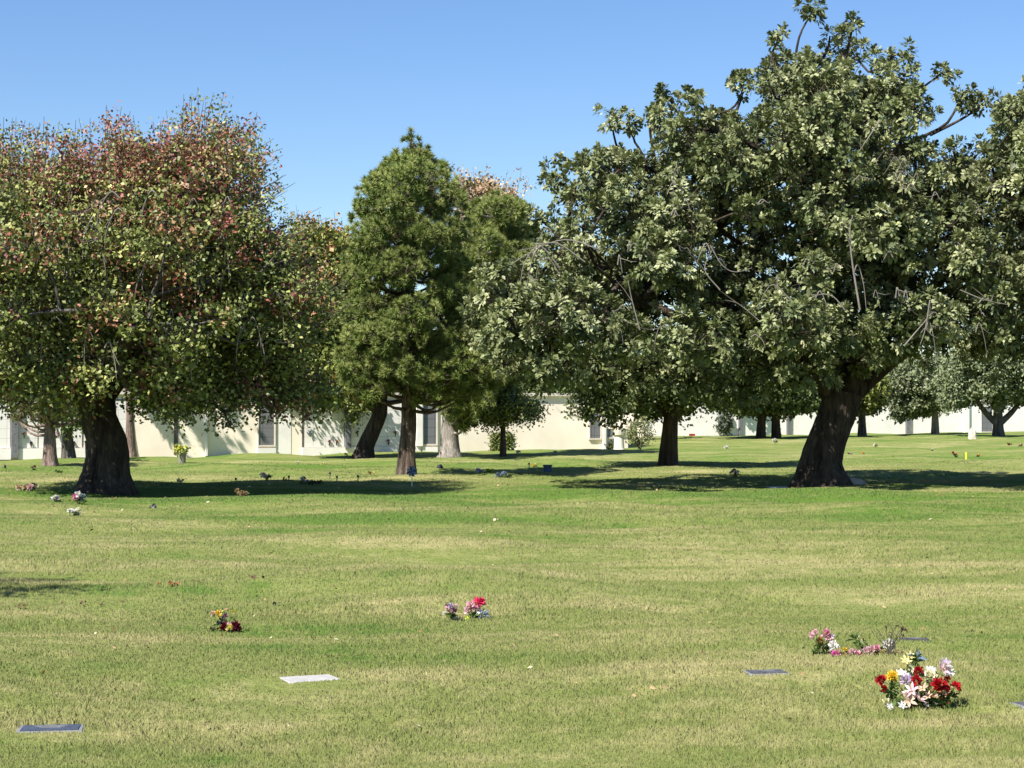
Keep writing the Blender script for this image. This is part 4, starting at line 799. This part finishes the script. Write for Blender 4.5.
def litter():
    r = np.random.default_rng(600); n = 420; d = 12*np.exp(r.random(n)*1.65); x = (r.random(n)*2-1)*.32*d
    k = np.arange(n) % 3 == 0; x[k] = -10.5+r.normal(0, 3.2, k.sum()); d[k] = 46+r.normal(0, 3.5, k.sum())
    q = np.stack([x, d, gz(x, d)+.035], 1); g = Geo(); sz = .018+.0011*d
    leaf_quads(g, q, unit(sph(n, r)*[1, 1, .35]), unit(sph(n, r)+[0, 0, 1.2]), sz*r.uniform(.8, 1.7, n), sz*.8, pal(n, [FC['tan'], (.30,.16,.07), (.16,.09,.05), (.55,.50,.34)], (3, 2, 2, 2), r))
    tag(g.build('leaf_litter', 'petal', None), 'dry leaves and clippings sprinkled over the lawn', 'leaves', None, 'stuff')
litter()
def lathe_thing(name, label, cat, px, py, prof, mat, part, sides=16):
    b = G(px, py); t = thing(name, label, cat, b); g = Geo(); tube(g, [b+[0, 0, z] for z, _ in prof], [x for _, x in prof], sides); g.build(part, mat, t, False); return t, b
t, b = lathe_thing('planter', 'squat concrete planter with yellow leafed plant against the cream wall', 'planter', 182, 462.5, [(-.05,.15),(.2,.17),(.42,.2),(.48,.22)], 'clay', 'pot')
g = Geo(); r = np.random.default_rng(401); loose_leaves(g, b+np.array([0, 0, .55])+r.normal(0, .09, (24, 3)), 8, .12, .16, .09, pal(24, [(.34,.34,.04), (.22,.28,.04)], (1, 1), r), r); g.build('foliage', 'leaf', t)
t, b = lathe_thing('litter_bin', 'dark round litter bin against the white wall left of the black trunk', 'bin', 91, 458.5, [(0,.22),(.1,.24),(.75,.27),(.8,.30),(.86,.26)], 'plastic_dark', 'drum')
t, b = lathe_thing('planter', 'cream pedestal planter in front of the grey panels at the wall end', 'planter', 619, 449.6, [(0,.30),(.08,.28),(.7,.24),(.78,.34),(1.1,.40)], 'coping', 'pedestal')
g = Geo(); boxg(g, b, np.array([1., 0, 0]), np.array([0, 1., 0]), -.75, .75, -.3, .3, 1.1, 1.9); g.build('box_top', 'coping', t)
def shrub(label, px, py, w, h, cols, seed, box=False, name='shrub', L=.14, n=90, mt='leaf'):
    r = np.random.default_rng(seed); b = G(px, py); t = thing(name, label, 'shrub', b); k = gd(px, py)/F; W, H = w*k, h*k
    g = Geo()
    for i in range(7):
        e = b+np.array([r.uniform(-.35, .35)*W, r.uniform(-.2, .2)*W, r.uniform(.5, .9)*H]); tube(g, spline([b, (b+e)/2+r.normal(0, .08, 3), e], 6), np.linspace(.04, .012, 6), 5)
    g.build('stems', 'bark_grey', t, True)
    if box: q = b+r.uniform(-1, 1, (n, 3))*[W/2*.92, .4, H/2*.95]+[0, 0, H/2]
    else: q = b+unit(r.normal(size=(n, 3)))*r.uniform(.5, .9, (n, 1))*[W/2, W/2, H/2]+[0, 0, H*.52]
    g = Geo(); loose_leaves(g, q, 14, .11, L, L*.6, pal(n, cols, [1]*len(cols), r), r); g.build('foliage', mt, t); return t
shrub('rounded dark reddish green bush against the cream wall by the planter', 191, 456.3, 15, 20, [(.09,.08,.035), (.07,.10,.03), (.13,.08,.05)], 411)
shrub('low bright yellow green bush spreading at the foot of the reddish bush', 186, 456.6, 26, 6, [(.38,.38,.04), (.25,.30,.05)], 412, n=50)
shrub('clipped square green hedge against the cream wall behind the umbrella tree', 502, 450.6, 22, 17, [(.13,.16,.04), (.10,.13,.035), (.17,.18,.05)], 413, True, 'hedge', n=200)
shrub('straggly grey green bush on pale bent stems at the end of the near wall', 640, 449.5, 34, 34, [(.19,.20,.09), (.15,.17,.07), (.24,.24,.12)], 414, n=120, L=.12)
shrub('low dark clump at the base of the grey panels by the pedestal planter', 611, 449.2, 14, 5, [(.05,.07,.025), (.07,.08,.03)], 415, n=30)
shrub('low dark shrub at the far wall, left of the pale thin trunk', 914, 431.2, 8, 5, [(.05,.07,.04), (.07,.08,.05)], 416, n=50, L=.3)
shrub('grey green mound shrub at the far wall between the slim trunks', 768, 436, 7, 4, [(.09,.11,.06), (.07,.08,.05)], 417, n=40, L=.3)
shrub('grey leafy bush against the far white wall behind the dark shade tree', 722, 435.5, 22, 26, [(.10,.12,.09), (.13,.14,.11)], 418, n=150, L=.36)
shrub('tall thin leaved grey bush at the far right of the white wall', 1012, 431.5, 12, 16, [(.10,.12,.09), (.13,.14,.11)], 419, n=120, L=.36)
# dark blue box, red box, flags, pinwheel, stakes
def little_box(name, label, px, py, w, d, h, mat, lid):
    b = G(px, py); t = thing(name, label, 'box', b); e1, e2 = np.array([1., 0, 0]), np.array([0, 1., 0])
    g = Geo(); boxg(g, b, e1, e2, -w/2, w/2, -d/2, d/2, -.02, h); g.build('box_body', mat, t); g = Geo(); boxg(g, b, e1, e2, -w/2-.02, w/2+.02, -d/2-.02, d/2+.02, h, h+.05); g.build('lid', lid, t)
little_box('crate', 'dark blue crate standing on the lawn in the long far shadow', 547.5, 472, .28, .25, .20, 'blue', 'steel')
little_box('bench', 'small red bench far away left of the shaded wall section', 692, 437.2, .42, .35, .24, 'red', 'red')
def pinwheel():
    b = G(412, 487); t = thing('pinwheel', 'small blue grey pinwheel on a short stick before the pointed pine', 'pinwheel', b); g = Geo(); tube(g, [b, b+[0, 0, .25], b+[0, 0, .42]], [.012, .012, .012], 6); g.build('stick', 'white', t)
    c = b+np.array([0, -.03, .44]); g = Geo()
    for i in range(8):
        a = i*pi/4; d = np.array([cos(a), 0, sin(a)]); w = np.array([-sin(a), 0, cos(a)]); g.add([c, c+d*.13-w*.01+[0,-.03,0], c+d*.15+w*.08, c+d*.05+w*.05], [[0,1,2,3]], FC['bluegrey'] if i % 2 else (.05,.09,.16))
    g.build('vanes', 'petal', t)
pinwheel()
def flag(label, px, py, h, w, col):
    b = G(px, py); t = thing('marker_flag', label, 'flag', b); g = Geo(); tube(g, [b, b+[0,0,h/2], b+[0,0,h]], [.01]*3, 5); g.build('stick', 'twig', t)
    g = Geo(); n = 5; V = []
    for i in range(n):
        x = w*i/(n-1); V += [b+np.array([x, .03*sin(i*1.6), h]), b+np.array([x, .03*sin(i*1.6+.5), h*.22+.08*i*h])]
    g.add(V, [[2*i, 2*i+1, 2*i+3, 2*i+2] for i in range(n-1)], FC[col]); g.build('cloth', 'petal', t)
flag('small bright yellow flag right of the rusty flowers near the weeping trees', 964, 463.5, .42, .13, 'lime')
def stake(label, px, py, hpx):
    b = G(px, py); t = thing('ground_stake', label, 'stake', b, 'thin dark stakes beside graves'); h = hpx*gd(px, py)/F; g = Geo(); tube(g, [b, b+[0,0,h*.5], b+[.01,0,h]], [.018, .016, .014], 6); g.build('rod', 'steel', t); g = Geo(); tube(g, [b+[0,0,h], b+[0,0,h+.04], b+[0,0,h+.07]], [.03, .035, .02], 8); g.build('cap', 'plastic_dark', t)
for lab, x, y, h in [('thin dark stake in the sunny strip right of the black trunk', 236, 485, 5), ('thin dark stake just right of the shadowed flower clumps', 330, 479, 5), ('stout short stake second right of the shadowed flower clumps', 337, 482, 4), ('thin dark stake furthest right of the shadowed flower clumps', 358, 480, 5), ('dark stake left of the dark blue crate', 529, 471, 5), ('short dark stake left of the white flowers with thin stems', 289, 481.5, 3)]: stake(lab, x, y, h)
# vases with flowers fixed along the niche wall foot
t_, A_, u_, v_, U_ = wa
for i, px in enumerate([24, 31, 50, 58, 66, 74, 310, 329, 336, 357, 368, 388, 395, 403, 410]):
    r = np.random.default_rng(500+i); b = A_+u_*U_(px)-v_*.05+np.array([0, 0, .55+.45*(i % 3 == 0)]); o = t_
    g = Geo(); tube(g, [b+[0,0,-.1], b, b+[0,0,.08]]-v_*.05, [.02,.035,.045], 6); vs_ = g.build('niche_vase', 'metal', t_)
    g = Geo(); n = 14; leaf_quads(g, np.repeat((b-v_*.05+[0,0,.12])[None], n, 0), unit(sph(n, r)+[0,0,.5]), sph(n, r), .12, .08, np.array(FC[['rust','dark','bluegrey','mauve'][i % 4]])); g.build('niche_flowers', 'petal', vs_)

# ------------------------------------------------------------------ light, sky, camera
w = bpy.data.worlds.new('World'); scene.world = w; w.use_nodes = True; nt = w.node_tree; nt.nodes.clear()
sky = nt.nodes.new('ShaderNodeTexSky'); sky.sky_type = 'NISHITA'; sky.sun_disc = False; sky.sun_elevation = SUN_EL; sky.sun_rotation = math.atan2(SUN_AZ[0], SUN_AZ[1])
sky.air_density = 1.0; sky.dust_density = .1; sky.ozone_density = 4.0
bgn = nt.nodes.new('ShaderNodeBackground'); bgn.inputs[1].default_value = .075; o = nt.nodes.new('ShaderNodeOutputWorld'); hs = nt.nodes.new('ShaderNodeHueSaturation'); hs.inputs['Saturation'].default_value = 1.15; hs.inputs['Hue'].default_value = .508; nt.links.new(sky.outputs[0], hs.inputs['Color']); nt.links.new(hs.outputs[0], bgn.inputs[0]); nt.links.new(bgn.outputs[0], o.inputs[0])
sd = bpy.data.lights.new('sun', 'SUN'); sd.energy = 5.0; sd.angle = radians(.53); sd.color = (1, .955, .88); so = bpy.data.objects.new('sun', sd); COL.objects.link(so)
from mathutils import Vector
so.rotation_euler = Vector((SUN_AZ[0]*cos(SUN_EL), SUN_AZ[1]*cos(SUN_EL), sin(SUN_EL))).to_track_quat('Z', 'Y').to_euler()
cd = bpy.data.cameras.new('camera'); cam = bpy.data.objects.new('camera', cd); COL.objects.link(cam); cam.location = (0, 0, CAMH); cam.rotation_euler = (pi/2+TH, 0, 0)
cd.sensor_width = 36; cd.lens = F/1024*36; cd.clip_start = .1; cd.clip_end = 6000; scene.camera = cam
scene.view_settings.view_transform = 'Standard'; scene.view_settings.look = 'None'; scene.view_settings.gamma = 1; scene.view_settings.exposure = 1.06
scene.cycles.max_bounces = 5; scene.cycles.transparent_max_bounces = 4
